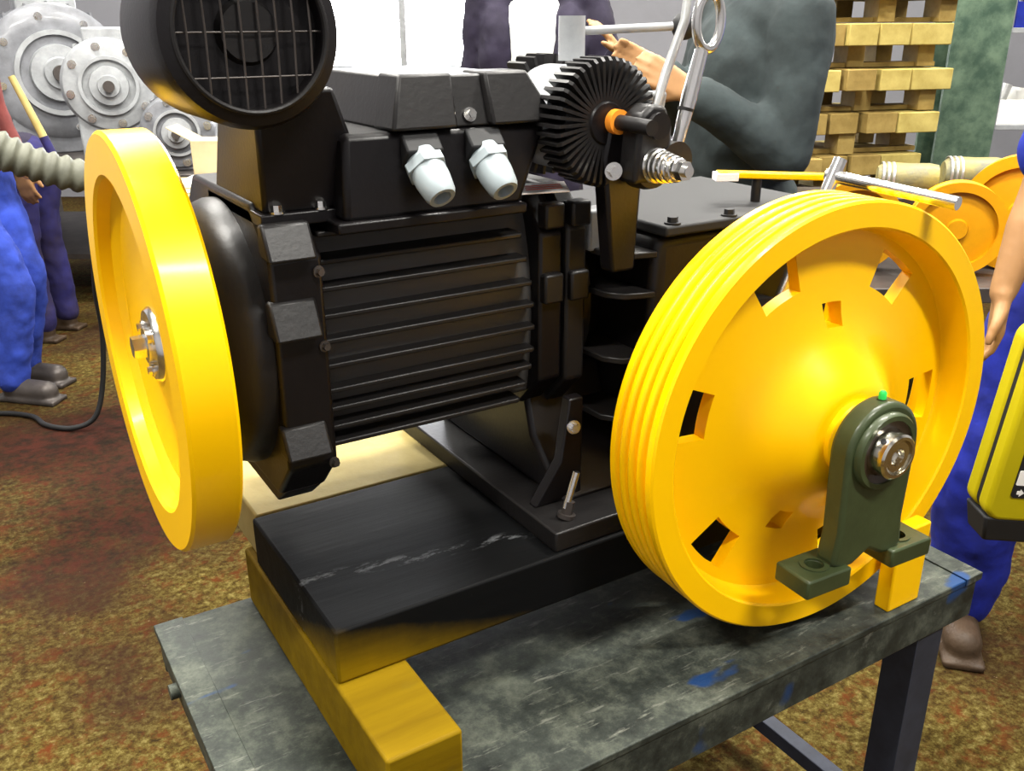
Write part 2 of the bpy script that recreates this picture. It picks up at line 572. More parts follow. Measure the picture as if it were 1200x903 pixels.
LAMP_AT = ['left behind the photographer', 'right behind the photographer', 'above the left of the steel workbench', 'above the right of the steel workbench', 'above the bending worker', 'above the white-shirted worker', 'above the pallets and green column', 'near the back wall on the left', 'near the back wall on the right']
for (u, v, share), where in zip(LAMP_SPOTS, LAMP_AT):
    p = W(u, v, 4.55)
    L = empty('ceiling_lamp', p, 'fluorescent batten lamp hanging ' + where, 'lamp', 'fluorescent lamps under the ceiling')
    MB().obox(p + V((0, 0, 0.05)), RH * 0.7, FH * 0.10, V((0, 0, 0.03))).build('housing', LAMPB, L, bevel=0.01)
    for s_ in (-0.045, 0.045):
        MB().cyl(p - RH * 0.68 + FH * s_, p + RH * 0.68 + FH * s_, 0.014, seg=10).build('tube', TUBEM, L)
    for s_ in (-0.5, 0.5):
        MB().cyl(p + RH * s_ + V((0, 0, 0.08)), p + RH * s_ + V((0, 0, 0.45)), 0.005, seg=6).build('hanger', STEEL, L)
    ld = bpy.data.lights.new('tube_light', 'AREA')
    ld.shape = 'RECTANGLE'
    ld.size = 1.4
    ld.size_y = 0.25
    ld.energy = LAMP_POWER * share
    ld.color = (1.0, 0.97, 0.90)
    lo = bpy.data.objects.new('tube_light', ld)
    COL.objects.link(lo)
    lo.parent = L
    lo.location = (0, 0, -0.03)
    lo.rotation_euler = (0, 0, AZ - PI / 2)

# ------------------------------------------------------------------ steel workbench
TZ = 0.70
bench = empty('workbench', (0.79, 1.05, 0), 'grey scratched steel workbench under the yellow hoisting machine', 'workbench')
MB().box(0.162, 1.42, 0.747, 1.355, TZ - 0.012, TZ).build('bench_top', BENCHM, bench, bevel=0.002)
MB().box(0.160, 0.205, 0.745, 1.357, TZ - 0.011, TZ + 0.002).build('edge_strip', BENCHM, bench, bevel=0.001)
MB().box(1.377, 1.422, 0.745, 1.357, TZ - 0.011, TZ + 0.003).build('edge_strip', BENCHM, bench, bevel=0.001)
MB().box(0.166, 1.416, 0.750, 0.757, TZ - 0.085, TZ - 0.012).build('front_rail', BENCHM, bench, bevel=0.002)
MB().box(0.166, 1.416, 1.345, 1.352, TZ - 0.085, TZ - 0.012).build('back_rail', BENCHM, bench, bevel=0.002)
MB().box(0.164, 0.171, 0.757, 1.345, TZ - 0.06, TZ - 0.012).build('side_rail', BENCHM, bench, bevel=0.002)
MB().box(1.411, 1.418, 0.800, 1.345, TZ - 0.06, TZ - 0.012).build('side_rail', BENCHM, bench, bevel=0.002)
mb = MB()
mb.cyl((0.150, 1.22, TZ - 0.03), (0.166, 1.22, TZ - 0.03), 0.012, seg=10)
mb.build('bolt', BENCHM, bench)
for x0 in (0.22, 1.285):
    for y0 in (0.758, 1.285):
        lg = MB().box(x0, x0 + 0.008, y0, y0 + 0.06, 0.0, TZ - 0.012).box(x0 + 0.008, x0 + 0.07, y0, y0 + 0.008, 0.0, TZ - 0.012)
        lg.build('leg', BENCHG, bench, bevel=0.001)
        MB().box(x0 - 0.015, x0 + 0.085, y0 - 0.015, y0 + 0.075, 0.0, 0.008).build('foot_plate', BENCHG, bench)
for x0 in (0.232, 1.345):
    MB().box(x0, x0 + 0.035, 0.766, 1.30, 0.10, 0.135).build('brace', BENCHG, bench, bevel=0.002)
MB().box(0.29, 1.285, 1.30, 1.335, 0.10, 0.135).build('brace', BENCHG, bench, bevel=0.002)

# ------------------------------------------------------------------ timbers
BZ0, BZ = 0.802, 0.883


def timber(name, b, material, label, cat='timber', origin=None, bevel=0.004):
    o = MB().box(*b).build(name, material, None, bevel=bevel, smooth=30, origin=origin)
    return tag(o, label, cat)


timber('cross_timber', (0.314, 0.415, 0.790, 1.345, TZ + 0.0015, BZ0), TIMBY, 'yellow painted cross timber on the bare left end of the bench')
timber('cross_timber', (1.275, 1.372, 0.925, 1.345, TZ + 0.0035, BZ0), TIMBY, 'yellow cross timber on the bench behind the grooved sheave')
timber('support_beam', (0.318, 1.36, 0.945, 1.288, BZ0, BZ), BEAMM, 'wide black-oversprayed yellow beam under the motor and gearbox', origin=(0.318, 0.945, BZ0))
timber('support_beam', (0.325, 1.36, 1.291, 1.50, BZ0, BZ), PALEWOOD, 'bare pale wooden beam behind the black-oversprayed beam')
timber('wood_block', (1.184, 1.262, 0.758, 0.786, TZ, 0.847), YEL, 'small upright yellow block under the green bearing foot', 'block', bevel=0.003)

# ------------------------------------------------------------------ hoisting machine
AXY, AXZ = 1.26, 1.196
mach = empty('hoisting_machine', (0.9, 1.15, BZ), 'black geared lift hoisting machine with yellow flywheel and grooved yellow sheave', 'machine')

# --- flywheel (axis along x)
fx = 0.183
fly = MB()
prof = [(0.045, 0.028), (0.13, 0.033), (0.195, 0.030), (0.214, 0.020), (0.221, 0.004), (0.226, 0.0), (0.276, 0.0), (0.280, 0.004),
        (0.280, 0.056), (0.276, 0.060), (0.228, 0.060), (0.221, 0.050), (0.20, 0.046), (0.10, 0.046), (0.06, 0.046), (0.06, 0.075), (0.045, 0.075)]
fly.lathe(prof, (fx, AXY, AXZ), (1, 0, 0), 128, closed=True)
flyo = fly.build('flywheel', YEL, mach, smooth=25)
flyo['label'] = 'plain yellow flywheel with a dished face'
MB().lathe([(0.0, -0.006), (0.047, -0.006), (0.052, 0.0), (0.052, 0.004), (0.0, 0.004)], (fx + 0.027, AXY, AXZ), (1, 0, 0), 40).build('hub_washer', STEEL, flyo)
bolt('hub_bolt', (fx + 0.021, AXY, AXZ), (-1, 0, 0), 0.016, 0.022, flyo)
for a in (0.5, 2.6, 4.7):
    bolt('washer_screw', (fx + 0.021, AXY + 0.036 * math.cos(a), AXZ + 0.036 * math.sin(a)), (-1, 0, 0), 0.006, 0.007, flyo)
MB().cyl((fx + 0.03, AXY, AXZ), (0.33, AXY, AXZ), 0.045, seg=32).build('motor_shaft', DKMET, mach)

# --- motor
px = lambda p, q, h: (h, AXY + p, AXZ + q)


def chamf(w, zt, zb, c):
    return [(-w, -zb + c), (-w, zt - c), (-w + c, zt), (w - c, zt), (w, zt - c), (w, -zb + c), (w - c, -zb), (-w + c, -zb)]


cov = MB().lathe([(0.0, 0.0), (0.11, 0.0), (0.150, 0.010), (0.178, 0.028), (0.186, 0.05), (0.186, 0.066)], (0.256, AXY, AXZ), (1, 0, 0), 64)
cov.build('rear_cover', BLKSAT, mach)
MB().prism(chamf(0.196, 0.200, 0.198, 0.06), px, 0.318, 0.385).build('end_shield', BLK, mach, bevel=0.006)
esl = [o for o in mach.children if o.name.startswith('end_shield')][0]
# lit bosses and bolts on the left end shield
for z, hh in ((1.358, 0.021), (1.262, 0.023), (1.10, 0.020)):
    MB().prism([(1.078, z - hh), (1.040, z - hh), (1.062, z + hh), (1.078, z + hh)], lambda p, q, h: (h, p, q), 0.312, 0.372).build('boss', BLKSAT, esl, bevel=0.004)
    bolt('boss_bolt', (0.378, 1.063, z - 0.042), (0.2, -1, 0), 0.005, 0.008, esl, DKMET)
MB().prism([(-0.14, -0.195), (0.14, -0.195), (0.10, -0.225), (-0.10, -0.225)], px, 0.325, 0.38).build('shield_foot', BLK, esl, bevel=0.004)
arcf = [(-(0.160 - 0.95 * (zz - 0.005) ** 2 * (1.25 if zz > 0 else 0.8)), zz) for zz in (-0.125, -0.10, -0.07, -0.035, 0.0, 0.035, 0.07, 0.10, 0.13, 0.16)]
core = MB().prism(arcf + [(-0.11, 0.172), (0.11, 0.172), (0.15, 0.14), (0.158, 0.0), (0.145, -0.11), (0.11, -0.135), (-0.11, -0.135)], px, 0.38, 0.735)
moto = core.build('motor_body', BLKLIT, mach, bevel=0.006)
fz = [1.357, 1.322, 1.287, 1.251, 1.218, 1.184, 1.150, 1.124, 1.098, 1.075]
fr_ = [0.675, 0.684, 0.693, 0.701, 0.705, 0.706, 0.705, 0.701, 0.692, 0.680]
for z, xr in zip(fz, fr_):
    f = MB()
    poly = [(0.386, 1.140), (0.386, 1.079), (xr - 0.004, 1.077), (xr, 1.081), (xr + 0.004, 1.140)]
    f.prism(poly, lambda p, q, h: (p, q, h), z - 0.0035, z + 0.0035)
    f.build('cooling_fin', BLKSAT, moto, bevel=0.002)
for i in range(7):   # fins on the top and the back of the frame
    y = 1.13 + i * 0.042
    MB().box(0.39, 0.72, y - 0.003, y + 0.003, AXZ + 0.160, AXZ + 0.186).build('cooling_fin', BLKLIT, moto, bevel=0.0015)
for z in fz:
    MB().box(0.39, 0.70, 1.41, 1.44, z - 0.0035, z + 0.0035).build('cooling_fin', BLKLIT, moto, bevel=0.0015)
# slanting plate joining motor and right flange
MB().prism(chamf(0.182, 0.178, 0.152, 0.055), px, 0.712, 0.752).build('flange_ring', BLK, mach, bevel=0.005)
flr = MB().prism(chamf(0.188, 0.184, 0.158, 0.055), px, 0.755, 0.790).build('flange_ring', BLKSAT, mach, bevel=0.005)
for z, hh in ((1.345, 0.018), (1.24, 0.022)):
    for x in (0.714, 0.757):
        MB().box(x, x + 0.033, 1.062 + (0.004 if x < 0.75 else 0), 1.09, z - hh, z + hh).build('boss', BLKSAT, flr, bevel=0.004)
# paper tag on top of the flange
tg = MB().obox((0.724, 1.088, 1.3825), V((0.034, -0.008, 0)), V((0.020, 0.036, 0)), V((0, 0, 0.0008)))
tgo = tg.build('paper_tag', PAPER, mach, smooth=0)
for k in range(3):
    MB().obox((0.716 + k * 0.007, 1.074 + k * 0.013, 1.3837), V((0.026, -0.006, 0)), V((0, 0.0013, 0)), V((0, 0, 0.0004))).build('red_line', REDINK, tgo, smooth=0)

# --- terminal box
tb = MB().frustum((0.410, 0.660, 1.045, 1.36), (0.418, 0.706, 1.052, 1.35), 1.372, 1.476).build('terminal_box', BLK, mach, bevel=0.008)
lid = MB()
lid.frustum((0.480, 0.710, 1.054, 1.35), (0.500, 0.674, 1.072, 1.33), 1.476, 1.538)
lido = lid.build('box_lid', BLKSAT, tb, bevel=0.003)
for xa, xb, ta, tbb in ((0.476, 0.566, 0.496, 0.568), (0.616, 0.714, 0.614, 0.678)):
    MB().frustum((xa, xb, 1.040, 1.10), (ta, tbb, 1.060, 1.12), 1.477, 1.541).build('lid_panel', BLKSAT, lido, bevel=0.004)
bolt('lid_screw', (0.590, 1.057, 1.490), (0, -1, 0.3), 0.006, 0.010, lido)
MB().box(0.398, 0.664, 1.036, 1.37, 1.362, 1.376).build('box_flange', BLK, tb, bevel=0.003)
gd = V((0.06, -0.74, -0.67)).normalized()
for gx in (0.516, 0.605):
    root = V((gx, 1.040, 1.437))
    g = MB()
    g.lathe([(0.010, -0.012), (0.021, -0.012), (0.0225, 0.0), (0.0225, 0.026), (0.0212, 0.036), (0.0195, 0.048), (0.0165, 0.054), (0.0115, 0.054), (0.0110, 0.030), (0.0, 0.030)], root, gd, 32)
    go = g.build('cable_gland', GLAND, tb, smooth=30)
    go['label'] = 'pale grey plastic cable gland'
    MB().lathe([(0.0, -0.001), (0.0275, -0.001), (0.0275, 0.012), (0.0, 0.010)], root, gd, 6).build('gland_nut', GLAND, go, smooth=20, bevel=0.001)
    MB().cyl(root + gd * 0.0300, root + gd * 0.034, 0.0108, seg=24).build('gland_bore', DARK, go)
    bl = MB().obox(root - gd * 0.014 + V((0, 0.006, 0.0)), V((0.025, 0, 0)), V((0, 0.016, -0.018)), V((0, 0.010, 0.011)))
    bl.build('gland_seat', DARK, go, bevel=0.003)

# --- cooling blower standing over the left end
bc = V((0.313, 1.02, 1.590))
b = MB().lathe([(0.077, 0.022), (0.079, 0.004), (0.084, 0.0), (0.095, 0.004), (0.100, 0.016), (0.100, 0.165), (0.092, 0.175), (0.0, 0.175)], bc, (0, 1, 0), 64)
b.lathe([(0.077, 0.022), (0.074, 0.030), (0.0, 0.030)], bc, (0, 1, 0), 64)
blo = b.build('blower', BLK, mach, smooth=35)
for k in range(8):
    x = -0.066 + k * 0.0188
    hz = math.sqrt(max(0.0, 0.0785 ** 2 - x * x))
    MB().tube([bc + V((x, 0.010, -hz)), bc + V((x, 0.006, 0)), bc + V((x, 0.010, hz))], 0.0013, 6).build('grille_wire', DKMET, blo)
for k in range(3):
    z = -0.045 + k * 0.045
    hx = math.sqrt(0.0785 ** 2 - z * z)
    MB().tube([bc + V((-hx, 0.011, z)), bc + V((0, 0.0075, z)), bc + V((hx, 0.011, z))], 0.0011, 6).build('grille_wire', DKMET, blo)
MB().tube([bc + V((0.0810 * math.cos(t * PI / 32), 0.0, 0.0810 * math.sin(t * PI / 32))) for t in range(64)], 0.0030, 8, closed=True).build('grille_ring', BLKSAT, blo)
MB().lathe([(0.0, 0.0), (0.03, 0.0), (0.034, 0.008), (0.034, 0.016), (0.0, 0.016)], bc + V((0, 0.012, 0)), (0, 1, 0), 32).build('fan_hub', BLKSAT, blo)
MB().frustum((0.325, 0.470, 1.085, 1.30), (0.318, 0.414, 1.06, 1.20), 1.385, 1.53).build('blower_neck', BLK, blo, bevel=0.006)
MB().box(0.318, 0.475, 1.075, 1.31, 1.372, 1.388).build('neck_flange', BLK, blo, bevel=0.002)
for bx, by in ((0.340, 1.081), (0.395, 1.081), (0.455, 1.081)):
    bolt('neck_bolt', (bx, by, 1.388), (0, 0, 1), 0.006, 0.010, blo)

# --- gearbox
gb = MB().box(0.865, 1.215, 1.005, 1.30, 0.915, 1.312).build('gearbox', BLK, mach, bevel=0.018, seg=3)
MB().box(0.868, 1.225, 0.990, 1.31, 1.312, 1.328).build('top_cover', DARK, gb, bevel=0.004)
MB().lathe([(0.13, 0.0), (0.175, 0.0), (0.175, 0.022), (0.145, 0.034), (0.125, 0.085), (0.0, 0.085)], (0.788, AXY, AXZ), (1, 0, 0), 48).build('coupling_bell', BLK, gb)
for z in (1.285, 1.225, 1.125, 1.03):
    r_ = MB().prism([(0.800, 1.16), (0.804, 1.045), (0.822, 1.020), (0.868, 1.006), (0.868, 1.16)], lambda p, q, h: (p, q, h), z - 0.005, z + 0.005)
    r_.build('casting_rib', BLKSAT, gb, bevel=0.002)
for i, x in enumerate((0.89, 1.00, 1.11, 1.20)):
    bolt('cover_bolt', (x, 1.003, 1.328), (0, 0, 1), 0.008, 0.010, gb, DARK)
MB().lathe([(0.15, 0.0), (0.15, 0.03), (0.12, 0.045), (0.10, 0.075), (0.0, 0.075)], (1.052, 1.005, 1.047), (0, -1, 0), 48).build('bearing_cover', BLK, gb)
ped = MB().prism([(-0.24, -0.283), (0.16, -0.283), (0.15, -0.10), (-0.12, -0.10), (-0.15, -0.20)], px, 0.72, 0.87)
ped.build('pedestal', BLK, gb, bevel=0.008)
MB().prism([(0.675, 0.915), (0.76, 0.915), (0.76, 1.08), (0.735, 1.08), (0.72, 0.98)], lambda p, q, h: (p, h, q), 1.03, 1.05).build('pedestal_rib', BLK, gb, bevel=0.003)
MB().box(0.660, 1.255, 0.952, 1.47, BZ, 0.915).build('foot_plate', BLKSAT, gb, bevel=0.003)
bolt('foot_bolt', (0.700, 0.985, 0.915), (0.25, 0, 1), 0.009, 0.026, gb, DKMET)
MB().cyl((0.700, 0.985, 0.93), (0.718, 0.985, 0.985), 0.0055, seg=12).build('foot_stud', STEEL, gb)
bolt('pedestal_bolt', (0.735, 1.020, 1.04), (-0.3, -1, 0.2), 0.007, 0.014, gb)
bolt('rib_bolt', (0.835, 1.010, 1.06), (0, -1, 0), 0.008, 0.012, gb)
# vertical brake arm in front of the gearbox
MB().prism([(0.782, 1.27), (0.822, 1.27), (0.830, 1.43), (0.818, 1.47), (0.795, 1.485), (0.770, 1.47), (0.762, 1.43)], lambda p, q, h: (p, h, q), 1.000, 1.030).build('brake_arm', BLK, gb, bevel=0.005)
MB().box(0.795, 0.835, 1.072, 1.11, 1.285, 1.345).build('grey_pad', GREYM2, gb, bevel=0.004)

# --- brake magnet with radial fins (axis along y)
mc = V((0.768, 1.0, 1.474))
bm_ = MB().cyl(mc + V((0, 0.012, 0)), mc + V((0, 0.05, 0)), 0.062, seg=48).build('brake_magnet', BLK, mach)
MB().cyl(mc + V((0, 0.05, 0)), mc + V((0, 0.14, 0)), 0.070, seg=48).build('magnet_body', GREYM2, bm_)
MB().lathe([(0.0, 0.0), (0.026, 0.0), (0.030, 0.005), (0.030, 0.014), (0.0, 0.014)], mc + V((0, 0.003, 0)), (0, 1, 0), 32).build('magnet_hub', BLK, bm_)
finp = [(0.026, 0.006), (0.078, 0.0), (0.083, 0.005), (0.083, 0.050), (0.056, 0.050), (0.056, 0.014), (0.026, 0.014)]
first = None
for disc, dy, flip, nf in ((0, 0.0, 1, 44), (1, 0.19, -1, 30)):
    for k in range(nf):
        if first is None:
            f = MB().prism(finp, lambda p, q, h: (p + mc.x, q + mc.y, h + mc.z), -0.0022, 0.0022)
            first = f.build('radial_fin', BLKSAT, bm_, origin=mc, bevel=0.0)
            o = first
        else:
            o = first.copy()
            COL.objects.link(o)
        o.parent = bm_
        o.location = mc - ORIG[mach.name] + V((0, dy, 0))
        o.rotation_euler = (0, 2 * PI * k / nf, 0)
        o.scale = (1, flip, 1)
MB().cyl(mc + V((0, 0.14, 0)), mc + V((0, 0.178, 0)), 0.060, seg=48).build('magnet_body', BLK, bm_)
MB().lathe([(0.009, 0.0), (0.016, 0.0), (0.016, 0.012), (0.009, 0.012)], mc + V((0.010, -0.010, 0.002)), (0, 1, 0), 24, closed=True).build('orange_bush', ORANGE, bm_)
MB().cyl(mc + V((0.010, 0.006, 0.002)), mc + V((0.010, -0.075, 0.000)), 0.010, seg=20).build('plunger', BLKSAT, bm_)
# clamp block and spring in front
cl = MB()
cl.prism([(0.775, 1.40), (0.835, 1.40), (0.836, 1.47), (0.824, 1.497), (0.800, 1.500), (0.782, 1.487)], lambda p, q, h: (p, h, q), 0.952, 0.99)
clo = cl.build('brake_clamp', BLKSAT, mach, bevel=0.006)
MB().cyl((0.808, 0.952, 1.473), (0.808, 0.944, 1.473), 0.017, seg=24).build('clamp_pin', BLK, clo)
MB().cyl((0.845, 0.99, 1.425), (0.845, 0.950, 1.425), 0.026, seg=28).build('spring_cup', BLKSAT, clo)
MB().lathe([(0.020, 0), (0.030, 0.0), (0.033, 0.012), (0.033, 0.03), (0.0, 0.03)], (0.81, 0.955, 1.422), (0, 1, 0), 32).build('spring_cup', BLKSAT, clo)
sp = []
for i in range(180):
    t = i / 179
    r = 0.0215 * (1 - 0.42 * t)
    a = t * 6.5 * 2 * PI
    sp.append((0.81 + r * math.cos(a), 0.955 - 0.050 * t, 1.422 + r * math.sin(a)))
MB().tube(sp, 0.0030, 8).build('brake_spring', STEEL, clo)
MB().cyl((0.81, 0.97, 1.422), (0.81, 0.887, 1.422), 0.0075, seg=16).build('spring_rod', STEEL, clo)
MB().lathe([(0.0, 0.0), (0.013, 0.0), (0.013, 0.012), (0.0, 0.012)], (0.81, 0.893, 1.422), (0, 1, 0), 6).build('spring_nut', STEEL, clo, smooth=20)
bolt('clamp_bolt', (0.765, 0.985, 1.415), (-0.4, -1, 0), 0.008, 0.014, clo)
# silver release levers
MB().tube([(0.846, 0.960, 1.424), (0.857, 0.960, 1.465), (0.868, 0.960, 1.505), (0.884, 0.960, 1.563)], [0.0075, 0.0085, 0.0105, 0.0090], 14).build('release_lever', STEEL, mach)
MB().cyl((0.862, 0.960, 1.488), (0.8632, 0.960, 1.492), 0.0108, seg=16).build('lever_joint', BLKSAT, mach)
MB().tube([V((0.893, 0.960, 1.598)) + V((0.021 * math.cos(t * PI / 16), 0, 0.034 * math.sin(t * PI / 16))) for t in range(32)], 0.0065, 10, closed=True).build('lever_eye', STEEL, mach)
MB().tube([(0.838, 1.00, 1.470), (0.860, 1.00, 1.535), (0.888, 1.00, 1.600), (0.894, 1.00, 1.66)], 0.0065, 12).build('release_lever', ALU, mach)
MB().obox((0.850, 1.03, 1.487), V((0.026, 0, 0)), V((0, 0.014, 0)), V((0.004, 0, 0.022))).build('lever_bracket', GREYM2, mach, bevel=0.004)
MB().cyl((0.79, 1.12, 1.548), (0.79, 1.12, 1.606), 0.0185, seg=28).build('oil_cup', GREYM2, mach)
MB().cyl((0.80, 1.12, 1.586), (0.945, 1.07, 1.592), 0.0058, seg=12).build('cross_rod', GREYM2, mach)
MB().ball((0.948, 1.068, 1.592), 0.019, 18, 12).build('rod_knob', DARK, mach)
# yellow lever lying on the gearbox and the T-handle over the sheave
MB().cyl((1.12, 1.068, 1.328), (1.12, 1.068, 1.364), 0.008, seg=12).build('lever_post', BLKSAT, mach)
MB().obox((1.150, 1.052, 1.368), V((0.088, -0.046, -0.004)), V((0.005, 0.010, 0)), V((0, 0, 0.005))).build('hand_lever', YEL, mach, bevel=0.002)
MB().obox((1.074, 1.092, 1.368), V((0.016, -0.0085, 0)), V((0.006, 0.0115, 0)), V((0, 0, 0.0064))).build('lever_tape', PAPER, mach, bevel=0.001)
th = MB().cyl((1.060, 0.950, 1.18), (1.169, 0.950, 1.404), 0.0105, seg=18).build('handle_rod', STEEL, mach)
MB().cyl((1.158, 0.962, 1.380), (1.180, 0.755, 1.366), 0.0095, seg=18).build('handle_bar', STEEL, mach)

# --- grooved traction sheave (axis turned 2.9 degrees)
ya = math.radians(2.9)
SN = V((math.sin(ya), math.cos(ya), 0)); SX = V((math.cos(ya), -math.sin(ya), 0)); SZ = V((0, 0, 1))
SCN = V((1.045, 0.802, 1.047)); RS = 0.3285


def SL(a, s, z):
    return SCN + SX * a + SN * s + SZ * z


prof = [(RS - 0.003, 0.0), (RS, 0.003), (RS, 0.0125)]
for k in range(4):
    c = 0.0215 + 0.0195 * k
    prof += [(RS - 0.0012, c - 0.0058), (RS - 0.0040, c - 0.0036), (RS - 0.0105, c - 0.0018), (RS - 0.0105, c + 0.0018), (RS - 0.0040, c + 0.0036), (RS - 0.0012, c + 0.0058)]
    if k < 3:
        prof += [(RS, c + 0.0098)]
prof += [(RS, 0.0945), (RS - 0.003, 0.098), (0.293, 0.098), (0.290, 0.095), (0.287, 0.068), (0.280, 0.063), (0.280, 0.047), (0.286, 0.040), (0.2895, 0.003), (0.2925, 0.0)]
rim = MB().lathe(prof, SCN, SN, 144, closed=True)
rimo = rim.build('sheave', YEL, mach, smooth=38)
rimo['label'] = 'large yellow rope sheave with four grooves'
# web with real holes
rads = [0.050, 0.066, 0.076, 0.086, 0.098, 0.112, 0.128, 0.146, 0.163, 0.180, 0.194, 0.208, 0.238, 0.265, 0.288]


def web_s(r):
    pts = [(0.05, -0.034), (0.066, -0.033), (0.076, -0.030), (0.086, -0.024), (0.098, -0.014), (0.112, -0.002), (0.128, 0.012), (0.146, 0.025), (0.163, 0.033), (0.18, 0.038), (0.21, 0.043), (0.29, 0.046)]
    for (a, sa), (b_, sb) in zip(pts, pts[1:]):
        if r <= b_ + 1e-9:
            return sa + (sb - sa) * (r - a) / (b_ - a)
    return pts[-1][1]


NA = 240
big = [57, 114, 168, 225, 291, 357]
small = [89, 251, 330]


def hole(ri, ai):
    r = (rads[ri] + rads[ri + 1]) / 2
    a = (ai + 0.5) * 360 / NA
    if 0.208 < r < 0.265:
        return any(abs((a - b_ + 180) % 360 - 180) < 8.3 for b_ in big)
    if 0.146 < r < 0.180:
        return any(abs((a - b_ + 180) % 360 - 180) < 6.2 for b_ in small)
    return False


vs = []
for side in (0, 1):
    for r in rads:
        for k in range(NA):
            t = 2 * PI * k / NA
            s = web_s(r) if side == 0 else 0.064
            vs.append(SL(r * math.cos(t), s, r * math.sin(t)))
nr = len(rads)
idx = lambda sd, i, k: sd * nr * NA + i * NA + k % NA
fs = []
for i in range(nr - 1):
    for k in range(NA):
        if hole(i, k):
            continue
        fs.append((idx(0, i, k), idx(0, i + 1, k), idx(0, i + 1, k + 1), idx(0, i, k + 1)))
        fs.append((idx(1, i, k), idx(1, i, k + 1), idx(1, i + 1, k + 1), idx(1, i + 1, k)))
        if i == 0 or hole(i - 1, k):
            fs.append((idx(0, i, k), idx(0, i, k + 1), idx(1, i, k + 1), idx(1, i, k)))
        if i == nr - 2 or hole(i + 1, k):
            fs.append((idx(0, i + 1, k), idx(1, i + 1, k), idx(1, i + 1, k + 1), idx(0, i + 1, k + 1)))
        if hole(i, k - 1 if k else NA - 1):
            fs.append((idx(0, i, k), idx(1, i, k), idx(1, i + 1, k), idx(0, i + 1, k)))
        if hole(i, (k + 1) % NA):
            fs.append((idx(0, i, k + 1), idx(0, i + 1, k + 1), idx(1, i + 1, k + 1), idx(1, i, k + 1)))
web = MB().add(vs, fs)
web.build('sheave_web', YEL, rimo, smooth=38)
MB().lathe([(0.026, -0.046), (0.052, -0.046), (0.056, -0.042), (0.056, 0.10), (0.026, 0.10)], SCN, SN, 48, closed=True).build('sheave_hub', YEL, rimo)
MB().cyl(SL(0, -0.105, 0), SL(0, 0.26, 0), 0.0255, seg=32).build('sheave_shaft', STEEL, mach)
bolt('hub_screw', SL(-0.040, -0.046, -0.030), -SN, 0.006, 0.006, rimo)

# --- tall green pillow block on the shaft end
PX = 0.003
arch = []
for k in range(25):
    t = PI * k / 24
    arch.append((PX + 0.069 * math.cos(t), 0.069 * math.sin(t)))
arch += [(PX - 0.064, -0.12), (PX - 0.070, -0.168), (PX - 0.052, -0.178), (PX - 0.030, -0.176), (PX, -0.160), (PX + 0.030, -0.176), (PX + 0.052, -0.178), (PX + 0.070, -0.168), (PX + 0.064, -0.12)]
pb = MB().prism(arch, lambda p, q, h: SL(p, h, q), -0.088, -0.052).build('pillow_block', GRNP, mach, bevel=0.007, seg=3)
pb['label'] = 'tall green-grey bearing housing'
for s_ in (-1, 1):
    fc = PX + s_ * 0.084
    MB().holed(0.042, 0.032, 0.014, lambda p, q, h: SL(fc + p, -0.066 + q, h), -0.199, -0.170).build('bearing_foot', GRNP, pb, bevel=0.003)
    MB().prism([(fc - s_ * 0.042, -0.172), (fc - s_ * 0.014, -0.172), (fc - s_ * 0.030, -0.140)], lambda p, q, h: SL(p, h, q), -0.082, -0.058).build('foot_gusset', GRNP, pb, bevel=0.002)
    MB().lathe([(0.014, 0.0), (0.021, 0.0), (0.021, 0.003), (0.014, 0.003)], SL(fc, -0.066, -0.171), SZ, 32, closed=True).build('bolt_seat', GRNP, pb)
MB().lathe([(0.047, -0.010), (0.054, -0.010), (0.057, -0.006), (0.057, 0.002), (0.047, 0.002)], SL(PX * 0, -0.088, 0), SN, 48, closed=True).build('housing_ring', GRNP, pb)
MB().lathe([(0.028, -0.002), (0.047, -0.007), (0.047, 0.002), (0.028, 0.002)], SL(0, -0.088, 0), SN, 48, closed=True).build('bearing_seal', SEAL, pb)
col = MB().lathe([(0.0255, -0.028), (0.0300, -0.028), (0.0330, -0.025), (0.0330, -0.010), (0.0355, -0.006), (0.0355, 0.004), (0.0255, 0.004)], SL(0, -0.088, 0), SN, 48, closed=True)
colo = col.build('bearing_collar', CHROME, pb)
MB().lathe([(0.0, 0.012), (0.010, 0.010), (0.0125, 0.0), (0.022, 0.0), (0.0254, 0.003), (0.0254, 0.03), (0.0, 0.03)], SL(0, -0.113, 0), SN, 40).build('shaft_end', CHROME, colo)
ps = SL(-0.022, -0.104, 0.0245)
MB().cyl(ps, ps + (SX * -0.022 + SZ * 0.0245).normalized() * 0.0012, 0.0042, seg=16).build('set_screw', DARK, colo)
MB().cyl(SL(PX + 0.002, -0.070, 0.064), SL(PX + 0.002, -0.070, 0.070), 0.007, seg=16).build('grease_boss', GRNP, pb)
gn = MB().lathe([(0.0, 0.0), (0.0055, 0.0), (0.0055, 0.009), (0.0035, 0.012), (0.0, 0.012)], SL(PX + 0.002, -0.070, 0.069), SZ, 16).build('grease_cap', GRNC, pb)
gn['label'] = 'bright green plastic grease cap'

# ------------------------------------------------------------------ people
CREASE = bpy.data.textures.new('cloth_creases', 'CLOUDS')
CREASE.noise_scale = 0.11
CREASE.noise_depth = 2


def creases(o, strength):
    d = o.modifiers.new('creases', 'DISPLACE')
    d.texture = CREASE
    d.texture_coords = 'LOCAL'
    d.strength = strength
    d.mid_level = 0.5
    return o


def remesh(o, voxel, smooth_it=6):
    r = o.modifiers.new('fuse', 'REMESH')
    r.mode = 'VOXEL'
    r.voxel_size = voxel
    r.use_smooth_shade = True
    s = o.modifiers.new('relax', 'SMOOTH')
    s.factor = 0.5
    s.iterations = smooth_it
    return o


